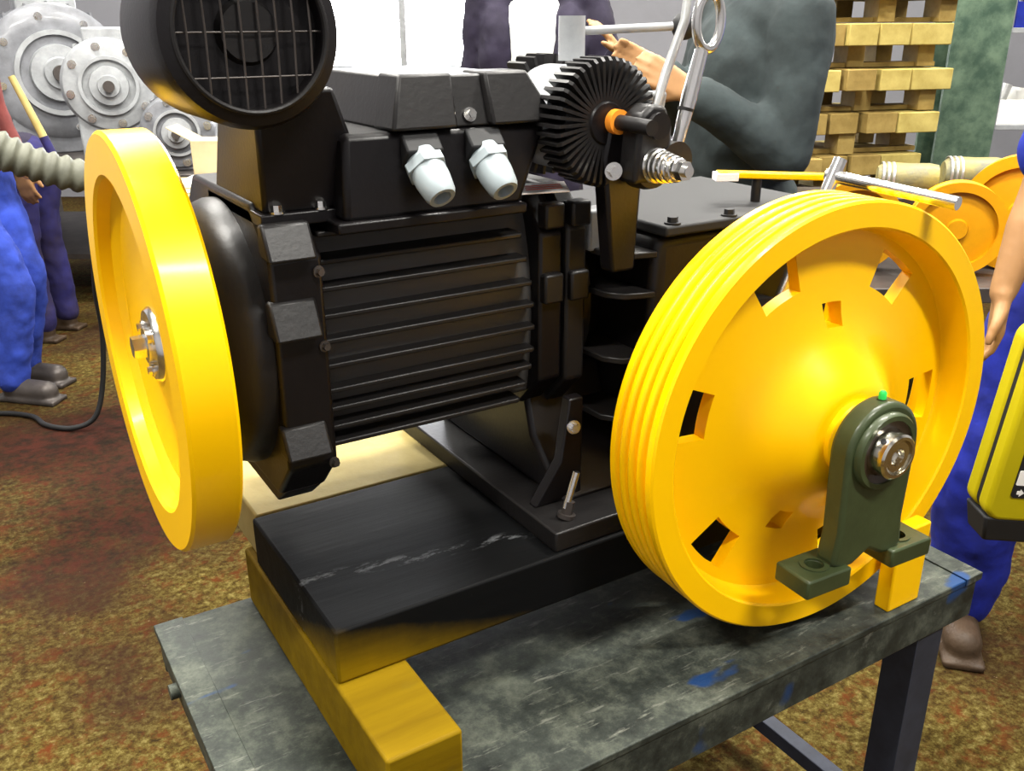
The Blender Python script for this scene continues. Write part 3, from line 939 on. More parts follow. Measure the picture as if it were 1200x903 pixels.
def person(label, u, v, fu, fv, H, top, trousers, joints=None, sleeve='long', jacket=None, boots=BOOT, hands=None, bulk=1.0, lean=0.0, leg_bulk=None):
    """joints: overrides (u, v, z) of shoulder/elbow/wrist/hip/knee/ankle + '_r' or '_l'; hands: finger direction (u, v, z)"""
    k = H / 1.8
    fl_ = math.hypot(fu, fv)
    f = (RH * fu + FH * fv) / fl_
    r = f.cross(V((0, 0, 1)))
    base = W(u, v, 0)
    root = empty('person', base, label, 'person')
    cl_, sl_ = math.cos(math.radians(lean)), math.sin(math.radians(lean))

    def P(a, b, z):
        if z > 0.95:
            h = z - 0.95
            b, z = b * cl_ + h * sl_, 0.95 + h * cl_ - b * sl_
        return base + r * a * k + f * b * k + V((0, 0, z * k))
    rot_t = Matrix((r, f * cl_ - V((0, 0, 1)) * sl_, V((0, 0, 1)) * cl_ + f * sl_)).transposed()
    J = {}
    for s, n in ((1, '_r'), (-1, '_l')):
        J['shoulder' + n] = P(s * 0.185, 0, 1.46)
        J['elbow' + n] = P(s * 0.235, -0.03, 1.16)
        J['wrist' + n] = P(s * 0.245, 0.05, 0.91)
        J['hip' + n] = P(s * 0.095, 0, 0.92)
        J['knee' + n] = P(s * 0.105, 0.03, 0.50)
        J['ankle' + n] = P(s * 0.11, 0, 0.085)
    for a, b in (joints or {}).items():
        J[a] = W(*b)
    HD = {'_r': V((0, 0, -1)) + f * 0.15, '_l': V((0, 0, -1)) + f * 0.15}
    for a, b in (hands or {}).items():
        HD[a] = RH * b[0] + FH * b[1] + V((0, 0, b[2]))
    rot = rot_t

    def ell(m, c, sx, sy, sz):
        m.ball(c, 1.0, 18, 12, (sx * k, sy * k, sz * k), rot)
    m = MB()
    ell(m, P(0, 0.01, 1.30), 0.170, 0.105, 0.19)
    ell(m, P(0, 0.015, 1.08), 0.145, 0.10, 0.18)
    ell(m, P(0, 0, 0.95), 0.160, 0.11, 0.12)
    m.capsule(P(-0.13, 0, 1.445), P(0.13, 0, 1.445), 0.055 * k, 0.055 * k)
    m.capsule(P(0, -0.005, 1.44), P(0, 0.01, 1.60), 0.058 * k, 0.052 * k)
    ell(m, P(0, 0.02, 1.685), 0.074, 0.092, 0.115)           # skull
    ell(m, P(0, 0.055, 1.615), 0.050, 0.050, 0.050)          # jaw
    m.capsule(P(0, 0.108, 1.69), P(0, 0.125, 1.655), 0.010 * k, 0.015 * k)   # nose
    m.capsule(P(-0.022, 0.100, 1.617), P(0.022, 0.100, 1.617), 0.008 * k, 0.008 * k)  # lips
    for s in (-1, 1):
        ell(m, P(s * 0.078, 0.01, 1.675), 0.012, 0.022, 0.034)
        m.capsule(P(s * 0.018, 0.103, 1.715), P(s * 0.048, 0.096, 1.715), 0.010 * k, 0.009 * k)
    for s, n in ((1, '_r'), (-1, '_l')):
        m.capsule(J['shoulder' + n], J['elbow' + n], 0.050 * k, 0.040 * k)
        m.capsule(J['elbow' + n], J['elbow' + n].lerp(J['wrist' + n], 0.35), 0.040 * k, 0.041 * k)
        m.capsule(J['elbow' + n].lerp(J['wrist' + n], 0.35), J['wrist' + n], 0.041 * k, 0.027 * k)
        m.capsule(J['hip' + n], J['knee' + n], 0.082 * k, 0.056 * k)
        m.capsule(J['knee' + n], J['knee' + n].lerp(J['ankle' + n], 0.35), 0.055 * k, 0.055 * k)
        m.capsule(J['knee' + n].lerp(J['ankle' + n], 0.35), J['ankle' + n], 0.055 * k, 0.036 * k)
        m.capsule(J['ankle' + n], J['ankle' + n] + f * 0.12 * k - V((0, 0, 0.05 * k)), 0.036 * k, 0.030 * k)
        # hand: palm, four unequal bent fingers and a thumb from the side
        d = HD[n].normalized()
        side = d.cross(r if abs(d.dot(r)) < 0.8 else f).normalized()     # across the palm
        if abs(d.z) > 0.7:
            side = f - d * f.dot(d)
            side.normalize()
        nrm = d.cross(side) * (-s)
        w = J['wrist' + n]
        for q in (-1.5, -0.5, 0.5, 1.5):
            m.capsule(w + side * q * 0.010 * k, w + d * 0.085 * k + side * q * 0.019 * k, 0.017 * k, 0.0125 * k)
            L = (0.070, 0.080, 0.075, 0.058)[int(q + 1.5)] * k
            a0 = w + d * 0.085 * k + side * q * 0.020 * k
            a1 = a0 + d * L * 0.5 + side * q * 0.002 * k - nrm * 0.006 * k
            a2 = a1 + d * L * 0.42 - nrm * 0.020 * k
            m.capsule(a0, a1, 0.0105 * k, 0.0095 * k)
            m.capsule(a1, a2, 0.0095 * k, 0.0080 * k)
        t0 = w + d * 0.025 * k + side * 0.022 * k
        t1 = t0 + d * 0.035 * k + side * 0.030 * k - nrm * 0.012 * k
        t2 = t1 + d * 0.035 * k + side * 0.008 * k - nrm * 0.010 * k
        m.capsule(t0, t1, 0.016 * k, 0.012 * k)
        m.capsule(t1, t2, 0.012 * k, 0.009 * k)
    remesh(m.build('body', SKIN, root, recalc=False), 0.0075, 3)
    # clothing
    kb = k * bulk
    t = MB()
    ell(t, P(0, 0.01, 1.30), 0.192 * bulk, 0.128 * bulk, 0.205)
    ell(t, P(0, 0.015, 1.10), 0.172 * bulk, 0.128 * bulk, 0.19)
    ell(t, P(0, 0.005, 0.97), 0.182 * bulk, 0.132 * bulk, 0.11)
    t.capsule(P(-0.14, 0, 1.445), P(0.14, 0, 1.445), 0.068 * kb, 0.068 * kb)
    for s, n in ((1, '_r'), (-1, '_l')):
        a, b, c = J['shoulder' + n], J['elbow' + n], J['wrist' + n]
        if sleeve == 'long':
            t.capsule(a, b, 0.072 * kb, 0.062 * kb)
            t.capsule(b, b.lerp(c, 0.88), 0.062 * kb, 0.047 * kb)
        else:
            t.capsule(a, a.lerp(b, 0.72), 0.066 * kb, 0.062 * kb)
    creases(remesh(t.build('shirt', top, root, recalc=False), 0.013, 4), 0.016)
    if jacket:
        t = MB()
        for s in (-1, 1):
            ell(t, P(s * 0.13, 0.005, 1.28), 0.090 * bulk, 0.150 * bulk, 0.22)
            ell(t, P(s * 0.125, 0.005, 1.05), 0.085 * bulk, 0.150 * bulk, 0.24)
            t.capsule(P(s * 0.07, -0.01, 1.47), P(s * 0.17, 0, 1.45), 0.075 * kb, 0.080 * kb)
        ell(t, P(0, -0.06, 1.20), 0.18 * bulk, 0.10 * bulk, 0.33)
        for s, n in ((1, '_r'), (-1, '_l')):
            a, b, c = J['shoulder' + n], J['elbow' + n], J['wrist' + n]
            t.capsule(a, b, 0.083 * kb, 0.070 * kb)
            t.capsule(b, b.lerp(c, 0.9), 0.070 * kb, 0.054 * kb)
        creases(remesh(t.build('jacket', jacket, root, recalc=False), 0.013, 4), 0.03)
    kb = k * (leg_bulk or bulk)
    t = MB()
    ell(t, P(0, 0, 0.95), 0.172 * bulk, 0.124 * bulk, 0.11)
    for n in ('_r', '_l'):
        a, b, c = J['hip' + n], J['knee' + n], J['ankle' + n]
        t.capsule(a, b, 0.100 * k, 0.080 * kb)
        t.capsule(b, c + V((0, 0, 0.015 * kb)), 0.080 * kb, 0.068 * kb)
    creases(remesh(t.build('trousers', trousers, root, recalc=False), 0.013, 4), 0.03)
    for n in ('_r', '_l'):
        t = MB()
        a = J['ankle' + n].copy()
        a.z = 0
        t.capsule(a + V((0, 0, 0.055 * k)), a + V((0, 0, 0.13 * k)), 0.052 * k, 0.050 * k)
        t.capsule(a + V((0, 0, 0.048 * k)), a + f * 0.15 * k + V((0, 0, 0.046 * k)), 0.047 * k, 0.045 * k)
        t.obox(a + f * 0.06 * k + V((0, 0, 0.011)), r * 0.050 * k, f * 0.145 * k, V((0, 0, 0.011)))
        remesh(t.build('boot', boots, root, recalc=False), 0.010, 2)
    for sd in (-1, 1):
        ey = MB().ball(P(sd * 0.032, 0.097, 1.695), 0.0125 * k, 14, 10).build('eye', WHITEC, root)
        MB().ball(P(sd * 0.032, 0.1045, 1.695), 0.0062 * k, 10, 8).build('iris', HAIR, ey)
    t = MB()
    ell(t, P(0, 0.000, 1.725), 0.084, 0.100, 0.090)
    remesh(t.build('hair', HAIR, root, recalc=False), 0.012, 2)
    return root


person('worker in grey-green jacket facing left behind the silver levers', 0.745, 3.06, -1.0, -0.25, 1.99, JACKET, NAVY, bulk=1.22,
       joints={'shoulder_l': (0.835, 2.84, 1.60), 'elbow_l': (0.80, 2.78, 1.235), 'wrist_l': (0.51, 2.76, 1.41),
               'elbow_r': (0.62, 3.26, 1.27), 'wrist_r': (0.47, 3.02, 1.45)},
       hands={'_l': (-0.85, 0.1, 0.45), '_r': (-0.9, -0.1, 0.35)})
person('worker in white shirt under an open dark navy jacket behind the motor', 0.11, 4.25, -0.15, -1.0, 2.06, WHITET, NAVY, jacket=NAVY,
       joints={'elbow_l': (0.46, 4.18, 1.28), 'wrist_l': (0.44, 3.98, 1.48)}, hands={'_l': (-0.5, -0.3, 0.6)})
person('worker in royal blue T-shirt and blue trousers at the right edge', 1.47, 2.26, -0.30, -0.95, 1.93, BLUET, BLUEW, sleeve='short', bulk=1.10, leg_bulk=1.36,
       joints={'shoulder_r': (1.235, 2.09, 1.54), 'elbow_r': (1.165, 2.05, 1.245), 'wrist_r': (1.098, 2.00, 1.03),
               'hip_r': (1.32, 2.22, 0.96), 'knee_r': (1.245, 2.17, 0.52), 'ankle_r': (1.250, 2.20, 0.09)},
       hands={'_r': (-0.02, -0.06, -1.0)})
person('worker in faded blue trousers and dusty red shirt at the left edge', -2.34, 4.02, 0.9, -0.2, 1.97, REDS, BLUEJ, boots=DKMET,
       joints={'knee_r': (-2.17, 3.92, 0.52), 'knee_l': (-2.20, 4.10, 0.52), 'ankle_r': (-2.26, 3.92, 0.09), 'elbow_r': (-2.36, 3.86, 1.22), 'wrist_r': (-2.13, 4.00, 1.05)},
       hands={'_r': (1.0, 0.3, -0.15)})
person('worker in dark purple-blue trousers bending over beyond the red-shirted worker', -2.50, 4.86, -1.0, 0.1, 1.80, NAVY, PURP, lean=68,
       joints={'elbow_r': (-2.98, 5.06, 0.85), 'wrist_r': (-3.12, 5.00, 0.62), 'elbow_l': (-2.98, 4.70, 0.85), 'wrist_l': (-3.12, 4.70, 0.62)})

# ------------------------------------------------------------------ yellow pendant controller
pa = W(1.105, 1.74, 1.03)
pbt = W(1.068, 1.75, 0.615)
pz = (pa - pbt).normalized()
pn = (RH * 0.03 - FH * 1.0 + V((0, 0, 0.12)))
pn = (pn - pz * pn.dot(pz)).normalized()
pxv = pz.cross(pn) * -1
if pxv.dot(RH) < 0:
    pxv = -pxv
pc = (pa + pbt) / 2
hl = (pa - pbt).length / 2
pend = empty('pendant_controller', pbt, 'yellow hanging pendant controller with black and white buttons', 'controller')


def rrect(hw, hh, rr, n=6):
    out = []
    for cx, cy, a0 in ((hw - rr, hh - rr, 0), (-hw + rr, hh - rr, 1), (-hw + rr, -hh + rr, 2), (hw - rr, -hh + rr, 3)):
        for i in range(n + 1):
            a = (a0 + i / n) * PI / 2
            out.append((cx + rr * math.cos(a), cy + rr * math.sin(a)))
    return out


PF = lambda p, q, h: pc + pxv * p + pz * q + pn * h
MB().prism(rrect(0.082, hl, 0.035), PF, -0.050, -0.004).build('back_shell', PENDY, pend, bevel=0.010, seg=3)
MB().prism(rrect(0.079, hl - 0.003, 0.033), PF, -0.006, 0.006).build('seam', DARK, pend)
MB().prism(rrect(0.082, hl, 0.035), PF, 0.004, 0.046).build('front_shell', PENDY, pend, bevel=0.010, seg=3)
MB().prism(rrect(0.046, 0.105, 0.008), lambda p, q, h: PF(p + 0.004, q - 0.045, h), 0.044, 0.0485).build('button_panel', DARK, pend)
for i, q in enumerate((0.033, -0.035, -0.103)):
    MB().prism(rrect(0.0145, 0.017, 0.003), lambda p, w_, h: PF(p - 0.025, w_ + q, h), 0.0475, 0.0495).build('white_legend', WHITEC, pend)
    MB().prism(rrect(0.0145, 0.017, 0.003), lambda p, w_, h: PF(p + 0.034, w_ + q, h), 0.0475, 0.0495).build('white_legend', WHITEC, pend)
    arrow = [(-0.006, -0.004), (0.0, -0.004), (0.0, -0.009), (0.009, 0.0), (0.0, 0.009), (0.0, 0.004), (-0.006, 0.004)]
    MB().prism(arrow, lambda p, w_, h: PF(p - 0.026, w_ + q - 0.034, h), 0.0478, 0.0496).build('arrow_mark', WHITEC, pend)
    MB().lathe([(0.0, 0.014), (0.012, 0.014), (0.014, 0.011), (0.014, 0.0), (0.0, 0.0)], PF(0.006, q, 0.047), pn, 28).build('push_button', DARK, pend); pbn = [o for o in pend.children if o.name.startswith('push_button')][-1]
    MB().lathe([(0.0145, 0.0), (0.0185, 0.0), (0.0185, 0.006), (0.0145, 0.006)], PF(0.006, q, 0.0475), pn, 28, closed=True).build('button_ring', GREYM2, pbn)
MB().lathe([(0.0, 0.030), (0.022, 0.028), (0.028, 0.020), (0.028, 0.012), (0.016, 0.008), (0.016, 0.0), (0.0, 0.0)], PF(0.006, 0.120, 0.044), pn, 32).build('stop_button', DARK, pend)
MB().frustum((-0.062, 0.062, -0.036, 0.036), (-0.078, 0.078, -0.044, 0.044), -0.055, 0.006).xf(Matrix.Translation(pc - pz * hl) @ Matrix((pxv, -pn, pz)).transposed().to_4x4()).build('rubber_boot', DARK, pend, bevel=0.006)
MB().lathe([(0.034, 0.0), (0.030, 0.03), (0.022, 0.06), (0.018, 0.10), (0.0, 0.10)], pc + pz * (hl - 0.004), pz, 24).build('cable_sleeve', DARK, pend)
MB().tube([pc + pz * (hl + 0.09), pc + pz * (hl + 0.4) + RH * 0.03, pc + pz * (hl + 1.2) + RH * 0.16, W(1.42, 1.74, 4.3), W(1.46, 1.74, ZC)], 0.010, 10).build('cable', CABLE, pend)

# ------------------------------------------------------------------ gear machines behind on the left
bk = empty('assembly_bench', W(-2.45, 6.1), 'dark steel assembly bench carrying grey gear machines on the left', 'workbench')
hall_box(-3.45, -1.45, 5.30, 6.95, 0.74, 0.80).build('bench_top', DKMET, bk, bevel=0.004)
for a in ((-3.40, 5.35), (-1.56, 5.35), (-3.40, 6.82), (-1.56, 6.82)):
    hall_box(a[0], a[0] + 0.07, a[1], a[1] + 0.07, 0, 0.74).build('leg', DKMET, bk)
hall_box(-3.3, -1.6, 5.45, 6.8, 0.28, 0.31).build('lower_shelf', DKMET, bk)


def gear_unit(u, v, zc, R, label, facing, m1, m2):
    d = (RH * facing[0] + FH * facing[1]).normalized()
    c = W(u, v, zc)
    g = empty('gear_unit', W(u, v, 0.80), label, 'gear unit', 'grey gear machines on the assembly bench')
    bx_ = MB().lathe([(0.0, -0.24), (R * 0.86, -0.24), (R, -0.20), (R, 0.02), (R * 0.93, 0.05), (R * 0.72, 0.065), (0.0, 0.065)], c, d, 56).build('housing', m1, g)
    MB().lathe([(R * 0.55, 0.0), (R * 0.62, 0.0), (R * 0.62, 0.03), (R * 0.55, 0.03)], c + d * 0.06, d, 40, closed=True).build('rim_ring', m2, g)
    MB().lathe([(0.0, 0.0), (R * 0.42, 0.0), (R * 0.40, 0.045), (R * 0.24, 0.05), (R * 0.22, 0.075), (0.0, 0.075)], c + d * 0.06, d, 40).build('bearing_cap', m2, g)
    MB().cyl(c + d * 0.13, c + d * 0.17, R * 0.12, seg=24).build('shaft_end', DKMET, g)
    for k in range(8):
        a = 2 * PI * k / 8 + 0.2
        e1 = V((0, 0, 1)).cross(d)
        bolt('flange_bolt', c + (e1 * math.cos(a) + V((0, 0, 1)) * math.sin(a)) * R * 0.82 + d * 0.058, d, 0.016, 0.022, g)
    e1 = V((0, 0, 1)).cross(d)
    MB().obox(W(u, v, 0) - d * 0.09 + V((0, 0, (0.80 + zc - R * 0.6) / 2)), e1 * R * 0.75, d * 0.12, V((0, 0, (zc - R * 0.6 - 0.80) / 2))).build('foot', m1, g, bevel=0.01)
    MB().obox(c - d * 0.10 + V((0, 0, R * 1.0)), e1 * R * 0.42, d * 0.09, V((0, 0, R * 0.20))).build('inspection_box', m2, g, bevel=0.012)
    for k in range(-2, 3):
        MB().obox(c - d * 0.09 + e1 * R * 0.3 * k + V((0, 0, R * 0.2)), e1 * 0.006, d * 0.10, V((0, 0, R * 0.82 * math.sqrt(max(0.1, 1 - (0.3 * k) ** 2))))).build('casting_rib', m1, g)
    return g


gear_unit(-2.92, 6.30, 1.30, 0.42, 'largest dark grey round gear unit at the far left of the bench', (0.55, -0.85), GREYM, GREYM2)
gear_unit(-2.36, 5.72, 1.257, 0.265, 'light grey gear unit with a round bearing cap in the middle of the bench', (0.35, -0.95), GREYM2, GREYM2)
gear_unit(-1.91, 5.48, 1.015, 0.205, 'small low grey gear unit nearest the yellow flywheel', (0.25, -0.97), GREYM, GREYM2)
gear_unit(-1.95, 6.45, 1.37, 0.26, 'pale gear unit standing behind the small low gear unit', (0.25, -0.97), GREYM2, GREYM2)

# carton and crate seen between flywheel and blower
cr = empty('packing_crate', W(-0.93, 3.10), 'tall wooden packing crate behind the motor holding cartons', 'crate')
for i in range(5):
    hall_box(-1.16, -0.70, 2.93, 2.95, 0.03 + i * 0.21, 0.22 + i * 0.21).build('plank', PALEWOOD, cr, bevel=0.003)
    hall_box(-1.16, -0.70, 3.25, 3.27, 0.03 + i * 0.21, 0.22 + i * 0.21).build('plank', PALEWOOD, cr, bevel=0.003)
    hall_box(-1.16, -1.14, 2.95, 3.25, 0.03 + i * 0.21, 0.22 + i * 0.21).build('plank', PALEWOOD, cr, bevel=0.003)
    hall_box(-0.72, -0.70, 2.95, 3.25, 0.03 + i * 0.21, 0.22 + i * 0.21).build('plank', PALEWOOD, cr, bevel=0.003)
for a in (-1.10, -0.80):
    hall_box(a, a + 0.06, 2.91, 2.93, 0.0, 1.075).build('batten', PALEWOOD, cr, bevel=0.003)
hall_box(-1.17, -0.69, 2.91, 3.28, 1.075, 1.095).build('crate_lid', PALEWOOD, cr, bevel=0.003)
wc = empty('white_carton', W(-0.92, 3.06, 1.095), 'flat white carton on the packing crate', 'carton')
hall_box(-1.06, -0.79, 2.95, 3.13, 1.0952, 1.122).build('tray', WHITEC, wc, bevel=0.003)
hall_box(-1.063, -0.787, 2.947, 3.133, 1.112, 1.126).build('lid', WHITEC, wc, bevel=0.003)
kc = empty('brown_carton', W(-0.97, 3.20, 1.095), 'small brown cardboard carton behind the flat white carton', 'carton')
hall_box(-1.06, -0.88, 3.14, 3.26, 1.0952, 1.235).build('carton_body', KRAFT, kc, bevel=0.002)
for a, sgn in ((-1.06, -1), (-0.88, 1)):
    MB().obox(W(a + sgn * 0.035, 3.20, 1.255), (RH * 0.04 + V((0, 0, 0.022 * sgn))), FH * 0.058, V((0, 0, 0.0015))).build('open_flap', KRAFT, kc)

# ribbed hose, rod, cable on the left
hp = []
hr = []
ctrl = [W(-2.02, 3.10, 1.36), W(-1.80, 3.16, 1.255), W(-1.66, 3.22, 1.165), W(-1.52, 3.30, 1.10), W(-1.36, 3.45, 1.05), W(-1.22, 3.70, 0.80), W(-1.2, 3.9, 0.35), W(-1.2, 4.2, 0.075), W(-1.3, 4.8, 0.075)]
for i in range(len(ctrl) - 1):
    p0 = ctrl[max(i - 1, 0)]; p1 = ctrl[i]; p2 = ctrl[i + 1]; p3 = ctrl[min(i + 2, len(ctrl) - 1)]
    for j in range(20):
        t = j / 20
        hp.append(0.5 * ((2 * p1) + (p2 - p0) * t + (2 * p0 - 5 * p1 + 4 * p2 - p3) * t * t + (3 * p1 - p0 - 3 * p2 + p3) * t ** 3))
        hr.append(0.062 - 0.0028 * i + 0.007 * math.cos(2 * PI * (j % 5) / 5))
tag(MB().tube(hp, hr, 16).build('ribbed_hose', HOSEM, None, smooth=60), 'thick grey ribbed extraction hose sagging at the left edge', 'hose')
rod = empty('tool_handle', W(-1.955, 4.13, 0.93), 'pale wooden tool shaft with blue grip held by the red-shirted worker', 'tool')
MB().cyl(W(-2.025, 4.13, 1.14), W(-2.115, 4.13, 1.39), 0.017, 0.014, seg=14).build('wooden_shaft', PALEWOOD, rod)
MB().cyl(W(-1.955, 4.13, 0.93), W(-2.025, 4.13, 1.14), 0.021, 0.019, seg=14).build('blue_grip', PURP, rod)
cb = [W(-1.50, 3.40, 1.03), W(-1.62, 3.55, 0.80), W(-1.68, 3.62, 0.60), W(-1.70, 3.66, 0.40), W(-1.72, 3.62, 0.18), W(-1.76, 3.58, 0.05), W(-1.86, 3.56, 0.012), W(-1.98, 3.60, 0.012), W(-2.10, 3.70, 0.012), W(-2.32, 3.72, 0.012), W(-2.8, 3.6, 0.012)]
cp = []
for i in range(len(cb) - 1):
    p0 = cb[max(i - 1, 0)]; p1 = cb[i]; p2 = cb[i + 1]; p3 = cb[min(i + 2, len(cb) - 1)]
    for j in range(8):
        t = j / 8
        q = 0.5 * ((2 * p1) + (p2 - p0) * t + (2 * p0 - 5 * p1 + 4 * p2 - p3) * t * t + (3 * p1 - p0 - 3 * p2 + p3) * t ** 3)
        q.z = max(q.z, 0.011)
        cp.append(q)
tag(MB().tube(cp, 0.011, 10).build('power_cable', CABLE, None), 'black power cable drooping to the floor beside the blue trousers', 'cable')

# ------------------------------------------------------------------ pallet stack
yaw = math.radians(14)
PE = (RH * math.cos(yaw) + FH * math.sin(yaw)); PD = (FH * math.cos(yaw) - RH * math.sin(yaw))
LH = 0.198
names = ['lowest', 'second', 'third', 'fourth', 'fifth', 'sixth', 'seventh', 'eighth', 'topmost']
for lay in range(9):
    off = random.uniform(-0.03, 0.03) + (lay - 4) * 0.022
    o0 = W(1.16, 4.42, lay * LH) + PE * off
    pl = empty('pallet', o0, 'rough wooden pallet, %s of the stack behind the grey-jacketed worker' % (names[lay] if lay in (0, 8) else names[lay] + ' from the floor'), 'pallet', 'stacked wooden pallets')
    x = 0.0
    for w_ in (0.17, 0.14, 0.15, 0.16, 0.22):
        g = random.choice((0.006, 0.015, 0.03))
        ov = random.uniform(-0.03, 0.03)
        MB().obox(o0 + PE * (x + w_ / 2) + PD * (0.28 + ov) + V((0, 0, LH - 0.048 + random.uniform(-0.004, 0))), PE * w_ / 2, PD * 0.30, V((0, 0, 0.0475))).build('deck_board', random.choice((PALLETW, PALLETW, PALLETD)), pl, bevel=0.004)
        x += w_ + g
    for bx0 in (0.03, 0.42 + random.uniform(-0.05, 0.05), 0.78):
        MB().obox(o0 + PE * (bx0 + 0.05) + PD * (0.12 + random.uniform(-0.06, 0.08)) + V((0, 0, 0.052)), PE * 0.045, PD * 0.06, V((0, 0, 0.050))).build('spacer_block', PALLETD, pl, bevel=0.003)
        MB().obox(o0 + PE * (bx0 + 0.05) + PD * 0.46 + V((0, 0, 0.052)), PE * 0.045, PD * 0.06, V((0, 0, 0.050))).build('spacer_block', PALLETD, pl, bevel=0.003)
    MB().obox(o0 + PE * 0.45 + PD * 0.14 + V((0, 0, 0.012)), PE * 0.45, PD * 0.05, V((0, 0, 0.011))).build('bottom_board', PALLETD, pl, bevel=0.002)

# green column
gc = empty('steel_column', W(2.50, 5.38), 'dark green flaking steel column right of the pallets', 'column')
MB().obox(W(2.50, 5.26, ZC / 2 + 0.01), RH * 0.155, FH * 0.012, V((0, 0, ZC / 2 - 0.02))).build('column_flange', POSTG, gc)
MB().obox(W(2.50, 5.50, ZC / 2 + 0.01), RH * 0.155, FH * 0.012, V((0, 0, ZC / 2 - 0.02))).build('column_flange', POSTG, gc)
MB().obox(W(2.50, 5.38, ZC / 2 + 0.01), RH * 0.010, FH * 0.11, V((0, 0, ZC / 2 - 0.02))).build('column_web', POSTG, gc)
MB().obox(W(2.50, 5.38, 0.012), RH * 0.20, FH * 0.20, V((0, 0, 0.012))).build('base_plate', POSTG, gc)

# low bench with spare sheaves and wrapped shafts at the right
lb = empty('storage_bench', W(1.95, 3.85), 'low dark storage bench under the spare yellow sheaves', 'workbench')
hall_box(1.20, 2.70, 3.36, 4.22, 0.60, 0.66).build('bench_top', DKMET, lb, bevel=0.004)
for a in ((1.44, 3.44), (2.58, 3.44), (1.44, 4.12), (2.58, 4.12)):
    hall_box(a[0], a[0] + 0.07, a[1], a[1] + 0.07, 0, 0.60).build('leg', DKMET, lb)
hall_box(1.22, 2.68, 3.90, 4.20, 0.66, 0.90).build('rear_step', DKMET, lb, bevel=0.004)


def spare(u, v, zc, R, d, label):
    c = W(u, v, zc)
    d = (RH * d[0] + FH * d[1]).normalized()
    g = empty('spare_sheave', c - V((0, 0, R)), label, 'sheave', 'spare yellow sheaves on the storage bench')
    MB().lathe([(R * 0.80, 0.0), (R, 0.0), (R, 0.02), (R * 0.95, 0.03), (R, 0.04), (R * 0.95, 0.05), (R, 0.06), (R, 0.08), (R * 0.80, 0.08)], c, -d, 56, closed=True).build('rim', ORY, g)
    MB().lathe([(0.0, 0.018), (R * 0.3, 0.012), (R * 0.82, 0.028), (R * 0.82, 0.06), (0.0, 0.06)], c, -d, 48).build('web', ORY, g)
    MB().lathe([(0.0, -0.004), (R * 0.2, -0.004), (R * 0.24, 0.02), (0.0, 0.02)], c, -d, 32).build('hub', ORY, g)
    return g


spare(1.72, 3.54, 0.842, 0.180, (-0.30, -0.95), 'spare yellow sheave standing right beside the chrome T-handle end')
spare(1.985, 3.60, 0.888, 0.226, (-0.55, -0.85), 'spare yellow sheave half hidden by the blue-sleeved arm')
spare(1.36, 3.62, 0.840, 0.178, (-0.20, -0.98), 'spare yellow sheave mostly hidden behind the big grooved sheave')
for (ua, va, ub, vb, R, lab) in ((1.58, 4.05, 1.83, 3.99, 0.062, 'grey and yellow wrapped shaft lying behind the T-handle'), (1.88, 4.09, 2.14, 4.05, 0.070, 'grey wrapped shaft lying below the green column')):
    a = W(ua, va, 0.903 + R * 1.04); b_ = W(ub, vb, 0.903 + R * 1.04)
    g = empty('wrapped_shaft', (a + b_) / 2 - V((0, 0, R * 1.04)), lab, 'shaft', 'wrapped shafts on the storage bench')
    L = (b_ - a).length
    MB().lathe([(0.0, 0.0), (R * 0.7, 0.0), (R * 0.92, 0.02), (R, 0.05), (R * 0.97, L * 0.5), (R, L - 0.05), (R * 0.9, L - 0.015), (0.0, L)], a, b_ - a, 28).build('wrapped_body', WRAP, g)
    for t in (0.08, 0.16, 0.24):
        MB().lathe([(R * 0.98, -0.006), (R * 1.04, -0.004), (R * 1.04, 0.004), (R * 0.98, 0.006)], a.lerp(b_, t), b_ - a, 28, closed=True).build('wrap_band', ALU, g)

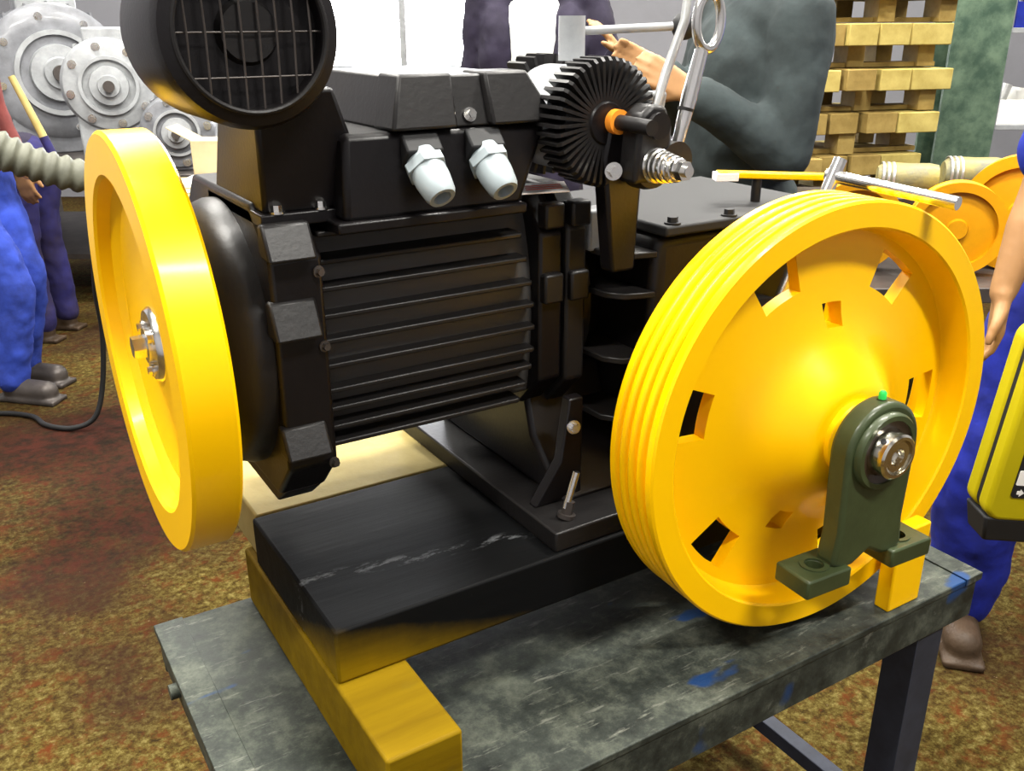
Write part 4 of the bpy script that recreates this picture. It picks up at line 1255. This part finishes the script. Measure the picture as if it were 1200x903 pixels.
# rack at the far right
rk = empty('parts_rack', W(3.33, 6.0), 'grey parts rack at the far right beyond the green column', 'rack')
for a in ((2.84, 5.7), (3.84, 5.7), (2.84, 6.25), (3.84, 6.25)):
    hall_box(a[0], a[0] + 0.05, a[1], a[1] + 0.05, 0, 2.4).build('upright', GREYM, rk)
for z in (0.35, 0.98, 1.52, 2.2):
    hall_box(2.84, 3.89, 5.7, 6.3, z, z + 0.03).build('shelf', GREYM2, rk, bevel=0.003)
cols = [(WHITEC, 'white'), (BLUET, 'blue'), (GREYM, 'grey'), (KRAFT, 'brown')]
places = [(2.90, 1.01, 0.20, 0.20, 0, 'beside the green column on the middle shelf'), (3.14, 1.01, 0.22, 0.16, 2, 'in the middle of the middle shelf'), (3.42, 1.01, 0.2, 0.24, 1, 'at the right of the middle shelf'),
          (2.91, 1.55, 0.16, 0.20, 1, 'beside the green column on the upper shelf'), (3.12, 1.55, 0.24, 0.24, 0, 'in the middle of the upper shelf'), (3.44, 1.55, 0.22, 0.18, 3, 'at the right of the upper shelf'),
          (2.92, 0.38, 0.26, 0.3, 3, 'on the lowest shelf of the rack')]
for (u_, z_, w_, h_, ci, where) in places:
    g = empty('parts_bin', W(u_ + w_ / 2, 5.9, z_), '%s parts bin %s' % (cols[ci][1], where), 'bin', 'bins on the parts rack')
    hall_box(u_, u_ + w_, 5.73, 5.75, z_, z_ + h_ * 0.7).build('bin_front', cols[ci][0], g, bevel=0.002)
    hall_box(u_, u_ + w_, 6.13, 6.15, z_, z_ + h_).build('bin_back', cols[ci][0], g, bevel=0.002)
    hall_box(u_, u_ + 0.012, 5.75, 6.13, z_, z_ + h_).build('bin_side', cols[ci][0], g, bevel=0.002)
    hall_box(u_ + w_ - 0.012, u_ + w_, 5.75, 6.13, z_, z_ + h_).build('bin_side', cols[ci][0], g, bevel=0.002)
    hall_box(u_ + 0.012, u_ + w_ - 0.012, 5.75, 6.13, z_, z_ + 0.01).build('bin_floor', cols[ci][0], g)
    MB().cyl(W(u_ + w_ * 0.3, 5.9, z_ + 0.01), W(u_ + w_ * 0.6, 5.9, z_ + h_ * 1.1), 0.03, seg=14).build('metal_part', ALU, g)
